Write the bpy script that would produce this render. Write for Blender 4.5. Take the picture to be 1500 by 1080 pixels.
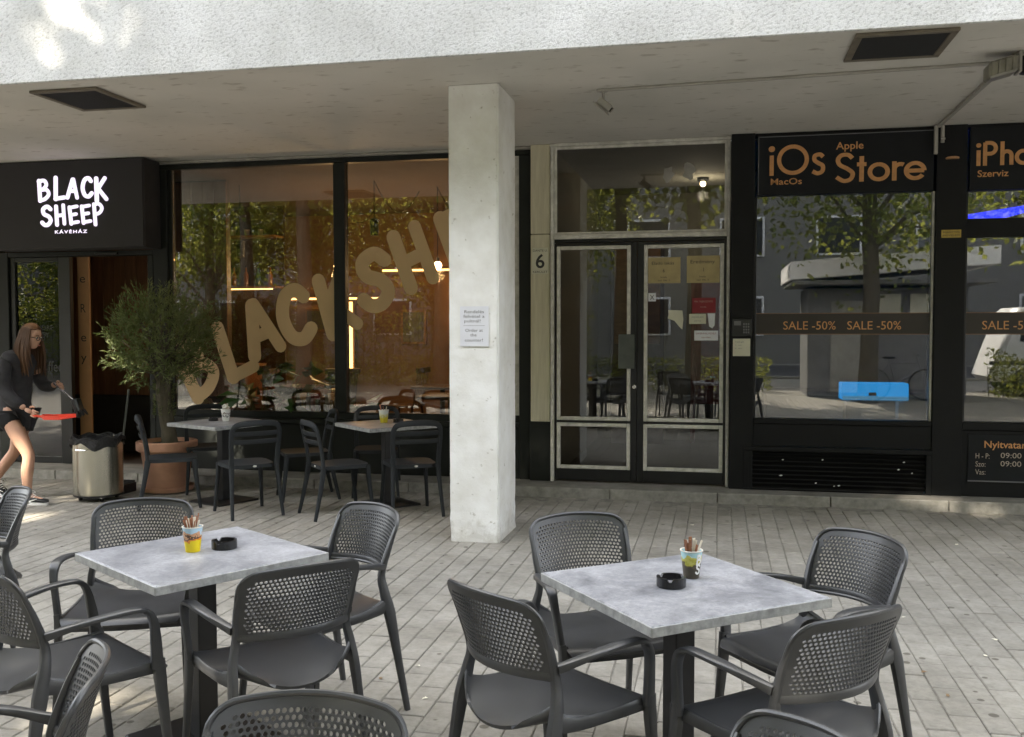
import bpy, bmesh, math, random
import numpy as np
from mathutils import Vector, Matrix

random.seed(7)
rng = np.random.default_rng(11)
R = math.radians
scene = bpy.context.scene
for o in list(bpy.data.objects):
    bpy.data.objects.remove(o, do_unlink=True)
COL = scene.collection

# ------------------------------------------------------------------ camera
cam_data = bpy.data.cameras.new('camera')
cam_data.sensor_width = 36.0
cam_data.lens = 36.0 * 1400.0 / 1500.0
cam_data.clip_start = 0.05
cam_data.clip_end = 400.0
camera = bpy.data.objects.new('camera', cam_data)
COL.objects.link(camera)
_pitch, _roll, _yaw = 0.04435, -0.00164, 0.21284
_fw = Vector((-math.sin(_yaw) * math.cos(_pitch), math.cos(_yaw) * math.cos(_pitch), -math.sin(_pitch)))
_r = Vector((math.cos(_yaw), math.sin(_yaw), 0))
_u = _r.cross(_fw)
_r2 = _r * math.cos(_roll) + _u * math.sin(_roll)
_u2 = _u * math.cos(_roll) - _r * math.sin(_roll)
_m = Matrix((_r2, _u2, -_fw)).transposed().to_4x4()
_m.translation = Vector((0, 0, 1.6366))
camera.matrix_world = _m
scene.camera = camera

# ------------------------------------------------------------------ sky, sun, exposure
SUN_EL, SUN_AZ = R(37), R(208)          # azimuth measured clockwise from +Y: behind the camera, to the left
world = bpy.data.worlds.new('World')
scene.world = world
world.use_nodes = True
wn = world.node_tree
wn.nodes.clear()
sky = wn.nodes.new('ShaderNodeTexSky')
sky.sky_type = 'NISHITA'
sky.sun_disc = False
sky.sun_elevation = SUN_EL
sky.sun_rotation = SUN_AZ
sky.dust_density = 2.0
bg = wn.nodes.new('ShaderNodeBackground')
bg.inputs['Strength'].default_value = 0.15
wo = wn.nodes.new('ShaderNodeOutputWorld')
haze_ = wn.nodes.new('ShaderNodeHueSaturation')      # hazy, pale summer sky
haze_.inputs['Saturation'].default_value = .28
wn.links.new(sky.outputs[0], haze_.inputs['Color'])
wn.links.new(haze_.outputs[0], bg.inputs[0])
wn.links.new(bg.outputs[0], wo.inputs[0])

sun_data = bpy.data.lights.new('sun', 'SUN')
sun_data.energy = 2.4
sun_data.angle = R(0.6)
sun_data.color = (1.0, 0.90, 0.74)
sun = bpy.data.objects.new('sun', sun_data)
COL.objects.link(sun)
_to_sun = Vector((math.sin(SUN_AZ) * math.cos(SUN_EL), math.cos(SUN_AZ) * math.cos(SUN_EL), math.sin(SUN_EL)))
sun.rotation_euler = _to_sun.to_track_quat('Z', 'Y').to_euler()
sun.location = _to_sun * 30

scene.view_settings.view_transform = 'Standard'
scene.view_settings.look = 'None'
scene.view_settings.exposure = 3.3
scene.view_settings.gamma = 1.0
scene.view_settings.use_curve_mapping = False
scene.cycles.max_bounces = 10
scene.cycles.transparent_max_bounces = 24
scene.cycles.sample_clamp_indirect = 6.0
scene.cycles.caustics_reflective = False
scene.cycles.caustics_refractive = False

# ------------------------------------------------------------------ helpers
class MB:
    """collects shapes; build() links them as one mesh object"""
    def __init__(self):
        self.v = []; self.f = []
    def add(self, v, f):
        n = len(self.v)
        self.v += [tuple(p) for p in v]
        self.f += [tuple(i + n for i in q) for q in f]
        return self
    def box(self, x0, x1, y0, y1, z0, z1, b=0.0):
        if x0 > x1: x0, x1 = x1, x0
        if y0 > y1: y0, y1 = y1, y0
        if z0 > z1: z0, z1 = z1, z0
        if b <= 0:
            v = [(x, y, z) for z in (z0, z1) for y in (y0, y1) for x in (x0, x1)]
            return self.add(v, [(0, 2, 3, 1), (4, 5, 7, 6), (0, 1, 5, 4), (2, 6, 7, 3), (0, 4, 6, 2), (1, 3, 7, 5)])
        b = min(b, (x1 - x0) * .45, (y1 - y0) * .45, (z1 - z0) * .45)
        bm = bmesh.new()
        bmesh.ops.create_cube(bm, size=1.0)
        for q in bm.verts:
            q.co = Vector(((x0 + x1) / 2 + q.co.x * (x1 - x0), (y0 + y1) / 2 + q.co.y * (y1 - y0), (z0 + z1) / 2 + q.co.z * (z1 - z0)))
        bmesh.ops.bevel(bm, geom=bm.edges[:], offset=b, segments=1, affect='EDGES', profile=.5)
        return self.bm(bm)
    def bm(self, bm):
        bm.verts.ensure_lookup_table(); bm.verts.index_update()
        self.add([q.co[:] for q in bm.verts], [[q.index for q in f.verts] for f in bm.faces])
        bm.free()
        return self
    def lathe(self, prof, c=(0, 0, 0), n=24, cap0=True, cap1=True):
        v = []; f = []
        for r, z in prof:
            for k in range(n):
                a = 2 * math.pi * k / n
                v.append((c[0] + r * math.cos(a), c[1] + r * math.sin(a), c[2] + z))
        m = len(prof)
        for i in range(m - 1):
            for k in range(n):
                k2 = (k + 1) % n
                f.append((i * n + k, i * n + k2, (i + 1) * n + k2, (i + 1) * n + k))
        if cap0: f.append(tuple(range(n - 1, -1, -1)))
        if cap1: f.append(tuple((m - 1) * n + k for k in range(n)))
        return self.add(v, f)
    def sweep(self, path, sec, side=(1, 0, 0), n=10, p=2.6, closed=False):
        """path points; sec = list of (half width along side, half height along normal); super-ellipse section"""
        P = [Vector(q) for q in path]
        m = len(P); v = []; f = []
        s0 = Vector(side)
        for i in range(m):
            if closed:
                t = P[(i + 1) % m] - P[i - 1]
            else:
                t = P[min(i + 1, m - 1)] - P[max(i - 1, 0)]
            t.normalize()
            s = s0 - t * s0.dot(t)
            if s.length < 1e-3:
                s = t.orthogonal()
            s.normalize()
            nn = t.cross(s)
            w, h = sec[i] if isinstance(sec, list) else sec
            for k in range(n):
                a = 2 * math.pi * (k + .5) / n
                ca, sa = math.cos(a), math.sin(a)
                x = math.copysign(abs(ca) ** (2 / p), ca); y = math.copysign(abs(sa) ** (2 / p), sa)
                v.append(P[i] + s * (w * x) + nn * (h * y))
        for i in range(m if closed else m - 1):
            j = (i + 1) % m
            for k in range(n):
                k2 = (k + 1) % n
                f.append((i * n + k, i * n + k2, j * n + k2, j * n + k))
        if not closed:
            f.append(tuple(range(n - 1, -1, -1)))
            f.append(tuple((m - 1) * n + k for k in range(n)))
        return self.add(v, f)
    def tube(self, a, b, r0, r1=None, n=10):
        r1 = r0 if r1 is None else r1
        return self.sweep([a, b], [(r0, r0), (r1, r1)], side=(1, .013, .007), n=n, p=2)
    def ico(self, c, r, sub=2, sc=(1, 1, 1)):
        bm = bmesh.new()
        bmesh.ops.create_icosphere(bm, subdivisions=sub, radius=1)
        for q in bm.verts:
            q.co = Vector((c[0] + q.co.x * r * sc[0], c[1] + q.co.y * r * sc[1], c[2] + q.co.z * r * sc[2]))
        return self.bm(bm)
    def mesh(self, name, m, smooth=False):
        me = bpy.data.meshes.new(name)
        me.from_pydata([tuple(p) for p in self.v], [], self.f)
        if m: me.materials.append(M[m] if isinstance(m, str) else m)
        if smooth:
            me.polygons.foreach_set('use_smooth', [True] * len(me.polygons))
            try: me.set_sharp_from_angle(angle=R(40))
            except Exception: pass
        me.update()
        return me
    def build(self, name, m, parent=None, smooth=False, kind=None, loc=None):
        """vertices are in world coordinates (or the parent's, for parents at the world origin)"""
        off = Vector(loc) if loc is not None else Vector((0, 0, 0))
        if parent is not None and parent.get('_w'):
            off = off + Vector(parent['_w'])
        if off.length > 0:
            self.v = [(p[0] - off.x, p[1] - off.y, p[2] - off.z) for p in self.v]
        o = bpy.data.objects.new(name, self.mesh(name, m, smooth))
        COL.objects.link(o)
        if parent is not None:
            o.parent = parent
            if parent.get('_w'): o['_w'] = tuple(parent['_w'])
        if loc is not None:
            o.location = loc
        if kind: o['kind'] = kind
        return o

def tag(o, label, cat, group=None):
    o['label'] = label; o['category'] = cat
    if group: o['group'] = group
    return o
def thing(name, label, cat, loc=(0, 0, 0), rz=0.0, group=None, world_parts=False):
    """an Empty at the base of a thing; with world_parts its parts are given in world coordinates"""
    o = bpy.data.objects.new(name, None)
    o.empty_display_size = .1
    COL.objects.link(o)
    o.location = loc; o.rotation_euler = (0, 0, rz)
    if world_parts: o['_w'] = tuple(loc)
    return tag(o, label, cat, group)
def copy_tree(o, parent=None, label=None):
    c = o.copy()
    COL.objects.link(c)
    if parent is not None: c.parent = parent
    if label: c['label'] = label
    for ch in list(o.children):
        copy_tree(ch, c)
    return c

# ------------------------------------------------------------------ materials
M = {}
def nodes_of(name):
    m = bpy.data.materials.new(name); m.use_nodes = True
    nt = m.node_tree
    b = nt.nodes['Principled BSDF']
    return m, nt, b
def N(nt, t, **kw):
    n = nt.nodes.new(t)
    for k, v in kw.items():
        if k in n.inputs: n.inputs[k].default_value = v
        else: setattr(n, k, v)
    return n
def mat(name, c, rough=.6, metal=0.0, var=0.0, scale=8.0, bump=0.0, bscale=60.0, spec=.5, c2=None, stretch=(1, 1, 1),
        emit=None, estr=0.0, detail=6.0, island=0.0, rvar=0.0, bdist=.004):
    m, nt, b = nodes_of(name)
    L = nt.links.new
    b.inputs['Roughness'].default_value = rough
    b.inputs['Metallic'].default_value = metal
    b.inputs['Specular IOR Level'].default_value = spec
    b.inputs['Base Color'].default_value = (*c, 1)
    tc = N(nt, 'ShaderNodeTexCoord')
    mp = N(nt, 'ShaderNodeMapping'); mp.inputs['Scale'].default_value = stretch
    L(tc.outputs['Object'], mp.inputs['Vector'])
    col = None
    if var > 0 or c2 is not None:
        nz = N(nt, 'ShaderNodeTexNoise', Scale=scale, Detail=detail, Roughness=.62)
        L(mp.outputs[0], nz.inputs['Vector'])
        rp = N(nt, 'ShaderNodeValToRGB')
        rp.color_ramp.elements[0].position = .32; rp.color_ramp.elements[1].position = .68
        d = c2 if c2 is not None else tuple(max(0, x * (1 - var)) for x in c)
        e = c if c2 is not None else tuple(min(1, x * (1 + var)) for x in c)
        rp.color_ramp.elements[0].color = (*d, 1); rp.color_ramp.elements[1].color = (*e, 1)
        L(nz.outputs['Fac'], rp.inputs[0])
        col = rp.outputs[0]
        if rvar > 0:
            mr = N(nt, 'ShaderNodeMapRange')
            mr.inputs['To Min'].default_value = max(.02, rough - rvar); mr.inputs['To Max'].default_value = min(1, rough + rvar)
            L(nz.outputs['Fac'], mr.inputs['Value']); L(mr.outputs[0], b.inputs['Roughness'])
    if island > 0:
        g = N(nt, 'ShaderNodeNewGeometry')
        oi = N(nt, 'ShaderNodeObjectInfo')
        ad = N(nt, 'ShaderNodeMath', operation='ADD'); fr = N(nt, 'ShaderNodeMath', operation='FRACT')
        L(g.outputs['Random Per Island'], ad.inputs[0]); L(oi.outputs['Random'], ad.inputs[1]); L(ad.outputs[0], fr.inputs[0])
        mr = N(nt, 'ShaderNodeMapRange')
        mr.inputs['To Min'].default_value = 1 - island; mr.inputs['To Max'].default_value = 1 + island
        L(fr.outputs[0], mr.inputs['Value'])
        hs = N(nt, 'ShaderNodeHueSaturation')
        if col is not None: L(col, hs.inputs['Color'])
        else: hs.inputs['Color'].default_value = (*c, 1)
        L(mr.outputs[0], hs.inputs['Value'])
        col = hs.outputs[0]
    if col is not None: L(col, b.inputs['Base Color'])
    if bump > 0:
        nb = N(nt, 'ShaderNodeTexNoise', Scale=bscale, Detail=5.0, Roughness=.65)
        L(mp.outputs[0], nb.inputs['Vector'])
        bp = N(nt, 'ShaderNodeBump', Strength=bump, Distance=bdist)
        L(nb.outputs['Fac'], bp.inputs['Height']); L(bp.outputs[0], b.inputs['Normal'])
    if emit is not None:
        b.inputs['Emission Color'].default_value = (*emit, 1)
        b.inputs['Emission Strength'].default_value = estr
    M[name] = m
    return m

def glass(name, tint=(1, 1, 1), ior=1.55, rough=0.0, wob=0.0):
    m, nt, b = nodes_of(name)
    nt.nodes.remove(b)
    L = nt.links.new
    out = nt.nodes['Material Output']
    tr = N(nt, 'ShaderNodeBsdfTransparent'); tr.inputs['Color'].default_value = (*tint, 1)
    gl = N(nt, 'ShaderNodeBsdfGlossy'); gl.inputs['Roughness'].default_value = rough
    gl.inputs['Color'].default_value = (1, 1, 1, 1)
    fr = N(nt, 'ShaderNodeFresnel', IOR=ior)
    mx = N(nt, 'ShaderNodeMixShader')
    if wob > 0:
        tc = N(nt, 'ShaderNodeTexCoord')
        nb = N(nt, 'ShaderNodeTexNoise', Scale=1.3, Detail=1.0)
        L(tc.outputs['Object'], nb.inputs['Vector'])
        bp = N(nt, 'ShaderNodeBump', Strength=wob, Distance=.01)
        L(nb.outputs['Fac'], bp.inputs['Height']); L(bp.outputs[0], gl.inputs['Normal'])
    L(fr.outputs[0], mx.inputs[0]); L(tr.outputs[0], mx.inputs[1]); L(gl.outputs[0], mx.inputs[2])
    L(mx.outputs[0], out.inputs['Surface'])
    M[name] = m

mat('paver', (.258, .245, .218), .82, var=.14, scale=9, island=.07, bump=.5, bscale=90, bdist=.003)
mat('joint', (.20, .19, .165), .95, var=.4, scale=14, bump=.5, bscale=80)
mat('asphalt', (.05, .05, .05), .9, var=.25, scale=20, bump=.4)
mat('step_stone', (.20, .19, .17), .85, var=.28, scale=5, bump=.4, bscale=120, bdist=.002)
mat('step_edge', (.25, .24, .215), .85, var=.3, scale=11, bump=.3)
mat('column_paint', (.60, .595, .55), .8, c2=(.45, .435, .37), scale=5.0, bump=.35, bscale=70, bdist=.004)
mat('steel_black', (.008, .0085, .009), .38, var=.25, scale=4)
mat('frame_green', (.010, .012, .010), .55, var=.2, scale=5, spec=.3)
mat('trim_pale', (.30, .29, .26), .6, var=.2, scale=8)
mat('pilaster_beige', (.62, .585, .44), .7, c2=(.48, .445, .32), scale=7, stretch=(5, 5, .35), bump=.2)
mat('bead_aluminium', (.70, .685, .63), .5, c2=(.46, .45, .41), scale=14, bump=.15, rvar=.1)
mat('shop_black', (.0060, .0065, .007), .58, var=.3, scale=3, rvar=.12, spec=.25)
mat('shop_panel', (.0085, .0098, .0118), .6, var=.2, scale=4, spec=.25)
mat('copper_letter', (.60, .30, .115), .5, var=.12, scale=18)
mat('pale_letter', (.42, .36, .30), .6)
mat('white_letter', (.75, .75, .74), .6)
mat('print_black', (.03, .03, .03), .6)
mat('print_grey', (.16, .16, .17), .7)
mat('paper_white', (.74, .75, .80), .8, var=.04, scale=6)
mat('paper_cream', (.60, .59, .47), .8, var=.08, scale=5)
mat('paper_gold', (.42, .34, .17), .6, var=.15, scale=6)
mat('paper_red', (.24, .022, .03), .7, var=.15, scale=6)
mat('sticker_yellow', (.50, .36, .08), .6, var=.2, scale=20)
mat('handle_plate', (.105, .115, .105), .42, metal=.6, var=.15, scale=10)
mat('chrome', (.62, .62, .60), .2, metal=1.0)
mat('chair_plastic', (.034, .0355, .039), .38, c2=(.025, .0265, .029), scale=7, rvar=.08, spec=.65, bump=.06, bscale=400, bdist=.0006)
mat('chair_dark', (.024, .027, .030), .7, var=.12, scale=6, spec=.25)
def table_material():
    m, nt, b = nodes_of('table_stone'); L = nt.links.new
    tc = N(nt, 'ShaderNodeTexCoord'); oi = N(nt, 'ShaderNodeObjectInfo')
    ad = N(nt, 'ShaderNodeVectorMath', operation='ADD'); L(tc.outputs['Object'], ad.inputs[0])
    sc = N(nt, 'ShaderNodeVectorMath', operation='SCALE'); sc.inputs[0].default_value = (37, 19, 5); L(oi.outputs['Random'], sc.inputs['Scale']); L(sc.outputs[0], ad.inputs[1])
    n1 = N(nt, 'ShaderNodeTexNoise', Scale=4.2, Detail=15.0, Roughness=.72, Distortion=.4); L(ad.outputs[0], n1.inputs['Vector'])
    r1 = N(nt, 'ShaderNodeValToRGB'); e = r1.color_ramp.elements
    e[0].position = .30; e[0].color = (.115, .12, .135, 1); e[1].position = .66; e[1].color = (.39, .395, .42, 1)
    k = e.new(.47); k.color = (.24, .245, .265, 1)
    L(n1.outputs['Fac'], r1.inputs[0])
    n2 = N(nt, 'ShaderNodeTexNoise', Scale=60.0, Detail=8.0, Roughness=.8); L(ad.outputs[0], n2.inputs['Vector'])
    r2 = N(nt, 'ShaderNodeValToRGB'); r2.color_ramp.elements[0].position = .33; r2.color_ramp.elements[0].color = (.62, .62, .63, 1); r2.color_ramp.elements[1].position = .62; r2.color_ramp.elements[1].color = (1.12, 1.12, 1.13, 1)
    L(n2.outputs['Fac'], r2.inputs[0])
    mx = N(nt, 'ShaderNodeMix', data_type='RGBA', blend_type='MULTIPLY'); mx.inputs[0].default_value = 1
    L(r1.outputs[0], mx.inputs[6]); L(r2.outputs[0], mx.inputs[7]); L(mx.outputs[2], b.inputs['Base Color'])
    mr = N(nt, 'ShaderNodeMapRange'); mr.inputs['To Min'].default_value = .26; mr.inputs['To Max'].default_value = .50
    L(n2.outputs['Fac'], mr.inputs['Value']); L(mr.outputs[0], b.inputs['Roughness'])
    M['table_stone'] = m
table_material()
mat('table_edge', (.40, .405, .40), .42, c2=(.20, .205, .205), scale=26, detail=12)
mat('iron_black', (.008, .008, .009), .5, var=.3, scale=12, bump=.15, bscale=200)
mat('ashtray_black', (.008, .008, .009), .28)
mat('terracotta', (.60, .33, .22), .8, c2=(.48, .26, .17), scale=6, bump=.2, bscale=100)
mat('soil', (.04, .028, .018), 1.0, var=.4, scale=30, bump=.8)
mat('bark', (.125, .105, .075), .95, c2=(.06, .055, .035), scale=16, bump=1.0, bscale=45, stretch=(1, 1, .35), bdist=.012)
mat('bin_steel', (.56, .54, .46), .27, metal=1.0, var=.06, scale=3, stretch=(6, 6, .2))
mat('bin_bag', (.006, .006, .007), .3, bump=1.0, bscale=26, bdist=.03)
mat('wood_wall', (.21, .088, .035), .5, c2=(.12, .047, .018), scale=5, stretch=(6, 6, .5), detail=8)
mat('wood_mid', (.30, .155, .06), .5, c2=(.19, .09, .032), scale=6, stretch=(1, 6, 6))
mat('wood_dark', (.05, .025, .012), .5, var=.3, scale=8)
mat('plaster_taupe', (.20, .115, .06), .9, var=.1, scale=3)
mat('ceiling_taupe', (.085, .058, .042), .9, var=.08, scale=2)
mat('wall_dark', (.022, .02, .02), .7, var=.2)
mat('floor_dark', (.07, .05, .04), .5, var=.2)
mat('lobby_wall', (.26, .25, .21), .85, var=.1, scale=3)
mat('lobby_red', (.20, .03, .025), .6, var=.2)
mat('shop_wall', (.40, .375, .31), .85, var=.06, scale=2)
mat('gold_vinyl', (.56, .39, .20), .55, var=.05, scale=3)
mat('sale_band', (.03, .024, .02), .5)
mat('copper_dim', (.22, .12, .06), .6)
mat('shop_floor', (.30, .28, .22), .6, var=.08)
mat('shop_ceiling', (.25, .24, .22), .8)
mat('tan_panel', (.46, .26, .125), .6, var=.06)
mat('sign_face', (.010, .008, .010), .6, var=.15, scale=3)
mat('sign_light', (.8, .78, .85), .5, emit=(.86, .74, 1.0), estr=.12)
mat('led_warm', (.8, .5, .2), .5, emit=(1.0, .50, .16), estr=.80)
mat('bulb_warm', (.9, .7, .4), .5, emit=(1.0, .66, .28), estr=2.6)
mat('led_blue', (.05, .1, .9), .5, emit=(.005, .02, 1.0), estr=.42)
mat('screen_blue', (.02, .3, .6), .4, emit=(.01, .33, .85), estr=.20)

def fascia_material():
    m, nt, b = nodes_of('stippled_render'); L = nt.links.new
    tc = N(nt, 'ShaderNodeTexCoord')
    n1 = N(nt, 'ShaderNodeTexNoise', Scale=34.0, Detail=6.0, Roughness=.75)
    mp = N(nt, 'ShaderNodeMapping'); mp.inputs['Scale'].default_value = (1, 1, 1); mp.inputs['Rotation'].default_value = (0, R(28), 0)
    L(tc.outputs['Object'], mp.inputs['Vector'])
    mp2 = N(nt, 'ShaderNodeMapping'); mp2.inputs['Scale'].default_value = (1.0, 1, 1.9)
    L(mp.outputs[0], mp2.inputs['Vector'])
    L(mp2.outputs[0], n1.inputs['Vector'])
    r1 = N(nt, 'ShaderNodeValToRGB')
    r1.color_ramp.elements[0].position = .31; r1.color_ramp.elements[0].color = (.31, .31, .305, 1)
    r1.color_ramp.elements[1].position = .50; r1.color_ramp.elements[1].color = (.70, .705, .70, 1)
    L(n1.outputs['Fac'], r1.inputs[0])
    n2 = N(nt, 'ShaderNodeTexNoise', Scale=1.6, Detail=5.0, Roughness=.6)
    L(tc.outputs['Object'], n2.inputs['Vector'])
    r2 = N(nt, 'ShaderNodeValToRGB')
    r2.color_ramp.elements[0].position = .3; r2.color_ramp.elements[0].color = (.80, .80, .79, 1)
    r2.color_ramp.elements[1].position = .7; r2.color_ramp.elements[1].color = (1.1, 1.1, 1.11, 1)
    L(n2.outputs['Fac'], r2.inputs[0])
    mx = N(nt, 'ShaderNodeMix', data_type='RGBA', blend_type='MULTIPLY'); mx.inputs[0].default_value = 1
    L(r1.outputs[0], mx.inputs[6]); L(r2.outputs[0], mx.inputs[7])
    L(mx.outputs[2], b.inputs['Base Color'])
    b.inputs['Roughness'].default_value = .95
    bp = N(nt, 'ShaderNodeBump', Strength=.9, Distance=.012)
    L(n1.outputs['Fac'], bp.inputs['Height']); L(bp.outputs[0], b.inputs['Normal'])
    M['stippled_render'] = m
def soffit_material():
    m, nt, b = nodes_of('soffit_paint'); L = nt.links.new
    tc = N(nt, 'ShaderNodeTexCoord')
    mp = N(nt, 'ShaderNodeMapping'); mp.inputs['Scale'].default_value = (.8, 1.1, 1)
    L(tc.outputs['Object'], mp.inputs['Vector'])
    sm = N(nt, 'ShaderNodeTexNoise', Scale=5.5, Detail=3.0, Roughness=.55)
    mp2 = N(nt, 'ShaderNodeMapping'); mp2.inputs['Scale'].default_value = (1.0, 2.2, 1)
    L(tc.outputs['Object'], mp2.inputs['Vector']); L(mp2.outputs[0], sm.inputs['Vector'])
    r1 = N(nt, 'ShaderNodeValToRGB')
    r1.color_ramp.elements[0].position = .60; r1.color_ramp.elements[0].color = (.66, .645, .605, 1)
    r1.color_ramp.elements[1].position = .72; r1.color_ramp.elements[1].color = (.45, .425, .38, 1)
    L(sm.outputs['Fac'], r1.inputs[0])
    big = N(nt, 'ShaderNodeTexNoise', Scale=.9, Detail=4.0)
    L(tc.outputs['Object'], big.inputs['Vector'])
    r2 = N(nt, 'ShaderNodeValToRGB')
    r2.color_ramp.elements[0].position = .3; r2.color_ramp.elements[0].color = (.86, .86, .84, 1)
    r2.color_ramp.elements[1].position = .7; r2.color_ramp.elements[1].color = (1.05, 1.03, 1.02, 1)
    L(big.outputs['Fac'], r2.inputs[0])
    mx = N(nt, 'ShaderNodeMix', data_type='RGBA', blend_type='MULTIPLY'); mx.inputs[0].default_value = 1
    L(r1.outputs[0], mx.inputs[6]); L(r2.outputs[0], mx.inputs[7]); L(mx.outputs[2], b.inputs['Base Color'])
    b.inputs['Roughness'].default_value = .9
    fine = N(nt, 'ShaderNodeTexNoise', Scale=45.0, Detail=4.0)
    L(mp.outputs[0], fine.inputs['Vector'])
    bp = N(nt, 'ShaderNodeBump', Strength=.3, Distance=.004)
    L(fine.outputs['Fac'], bp.inputs['Height']); L(bp.outputs[0], b.inputs['Normal'])
    M['soffit_paint'] = m
fascia_material(); soffit_material()
glass('cafe_glass', (.84, .82, .78), 1.85, wob=.05)
glass('door_glass', (.72, .73, .71), 1.85, wob=.05)
glass('shop_glass', (.62, .63, .62), 2.05, wob=.04)

def paver_dirt():
    """stains, grime patches and old gum spots laid over the paving"""
    for nm in ('paver',):
        nt = M[nm].node_tree; L = nt.links.new; b = nt.nodes['Principled BSDF']
        src = b.inputs['Base Color'].links[0].from_socket
        g_ = N(nt, 'ShaderNodeNewGeometry')
        big = N(nt, 'ShaderNodeTexNoise', Scale=1.7, Detail=8.0, Roughness=.68); L(g_.outputs['Position'], big.inputs['Vector'])
        r1 = N(nt, 'ShaderNodeValToRGB'); r1.color_ramp.elements[0].position = .36; r1.color_ramp.elements[0].color = (.77, .755, .72, 1); r1.color_ramp.elements[1].position = .60; r1.color_ramp.elements[1].color = (1.06, 1.05, 1.03, 1)
        L(big.outputs['Fac'], r1.inputs[0])
        vo = N(nt, 'ShaderNodeTexVoronoi', Scale=5.5); L(g_.outputs['Position'], vo.inputs['Vector'])
        wc = N(nt, 'ShaderNodeTexNoise', Scale=3.0); L(g_.outputs['Position'], wc.inputs['Vector'])
        ad = N(nt, 'ShaderNodeMath', operation='MULTIPLY_ADD'); ad.inputs[1].default_value = -.16; L(wc.outputs['Fac'], ad.inputs[0]); L(vo.outputs['Distance'], ad.inputs[2])
        r2 = N(nt, 'ShaderNodeValToRGB'); r2.color_ramp.elements[0].position = .0; r2.color_ramp.elements[0].color = (.42, .40, .37, 1); r2.color_ramp.elements[1].position = .022; r2.color_ramp.elements[1].color = (1, 1, 1, 1)
        L(ad.outputs[0], r2.inputs[0])
        st = N(nt, 'ShaderNodeTexNoise', Scale=26.0, Detail=5.0, Roughness=.7)
        mp = N(nt, 'ShaderNodeMapping'); mp.inputs['Scale'].default_value = (1, 1.25, 1); L(g_.outputs['Position'], mp.inputs['Vector']); L(mp.outputs[0], st.inputs['Vector'])
        r3 = N(nt, 'ShaderNodeValToRGB'); r3.color_ramp.elements[0].position = .30; r3.color_ramp.elements[0].color = (.82, .81, .79, 1); r3.color_ramp.elements[1].position = .55; r3.color_ramp.elements[1].color = (1.04, 1.04, 1.04, 1)
        L(st.outputs['Fac'], r3.inputs[0])
        cur = src
        for r in (r1, r2, r3):
            mx = N(nt, 'ShaderNodeMix', data_type='RGBA', blend_type='MULTIPLY'); mx.inputs[0].default_value = 1
            L(cur, mx.inputs[6]); L(r.outputs[0], mx.inputs[7]); cur = mx.outputs[2]
        L(cur, b.inputs['Base Color'])
paver_dirt()
# ------------------------------------------------------------------ ground and paving
PW, PL, JN = .1195, .3150, .0030
g = MB().box(-40, 40, -60, 14, -.30, -.008)
ground = g.build('ground', 'joint', kind='structure')
def paver_mesh(dx=0, dy=0, dz=0, tx=0, ty=0, sx=1.0, sy=1.0, b=.004):
    hx, hy = (PW - JN) / 2 * sx, (PL - JN * 1.9) / 2 * sy
    v = []
    for (s, z) in ((0, -.04), (0, -b), (b, 0)):
        for (a, c) in ((-1, -1), (1, -1), (1, 1), (-1, 1)):
            x, y = a * (hx - s), c * (hy - s)
            v.append((dx + x, dy + y, dz + z + tx * x + ty * y))
    f = [(8, 9, 10, 11)]
    for k in range(4):
        k2 = (k + 1) % 4
        f += [(k, k2, 4 + k2, 4 + k), (4 + k, 4 + k2, 8 + k2, 8 + k)]
    return v, f
fwd2 = Vector((-math.sin(_yaw), math.cos(_yaw)))
def in_view(x, y):
    d = x * fwd2.x + y * fwd2.y
    l = x * fwd2.y - y * fwd2.x
    return d > 3.75 and abs(l) < d * .54 + .1
spots = []
nx0, nx1 = int(-10.5 / PW), int(7.5 / PW)
for i in range(nx0, nx1):
    off = (i % 2) * .5 + random.uniform(-.06, .06)
    for j in range(-12, 31):
        x = (i + .5) * PW; y = (j + off) * PL
        if y + PL / 2 > 8.985 or y - PL / 2 < -3.6: continue
        spots.append((x, y))
seen = sorted([s for s in spots if in_view(*s)], key=lambda s: (s[0] ** 2 + s[1] ** 2))
nearest = set(seen[:300])
pm = [MB().add(*paver_mesh(b=.0035 + .0012 * k, sx=1 - .008 * k)).mesh('paver', 'paver') for k in range(3)]
rest = MB()
for (x, y) in spots:
    t = (random.uniform(-.008, .008), random.uniform(-.006, .006)); dz = random.gauss(0, .0011)
    if (x, y) in nearest:
        o = bpy.data.objects.new('paver', random.choice(pm)); COL.objects.link(o)
        o.parent = ground; o.location = (x + random.gauss(0, .0007), y + random.gauss(0, .001), dz)
        o.rotation_euler = (t[1], t[0], random.gauss(0, .004))
    elif y > 1.0 or True:
        rest.add(*paver_mesh(x + random.gauss(0, .0007), y + random.gauss(0, .001), dz, t[0], t[1], 1 - random.random() * .03, 1 - random.random() * .01, random.uniform(.003, .006)))
rest.build('paving', 'paver', ground, kind='stuff')
road = MB().box(-40, 40, -22, -12, -.10, -.004).build('road', 'asphalt', kind='structure')
kerb = MB().box(-40, 40, -12, -11.85, -.1, .07, .01).build('kerb', 'step_edge', kind='structure')

step = MB().box(-12, 8, 9.035, 9.62, -.05, .085).build('step', 'step_stone', kind='structure')
ex = -12.0
while ex < 8:                                      # pale worn edging stones along the step
    ln = 1.0
    MB().box(ex + .004, ex + ln - .004, 8.995, 9.033, -.05, .088, .006).build('edging_stone', 'step_edge', step)
    ex += ln
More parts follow.
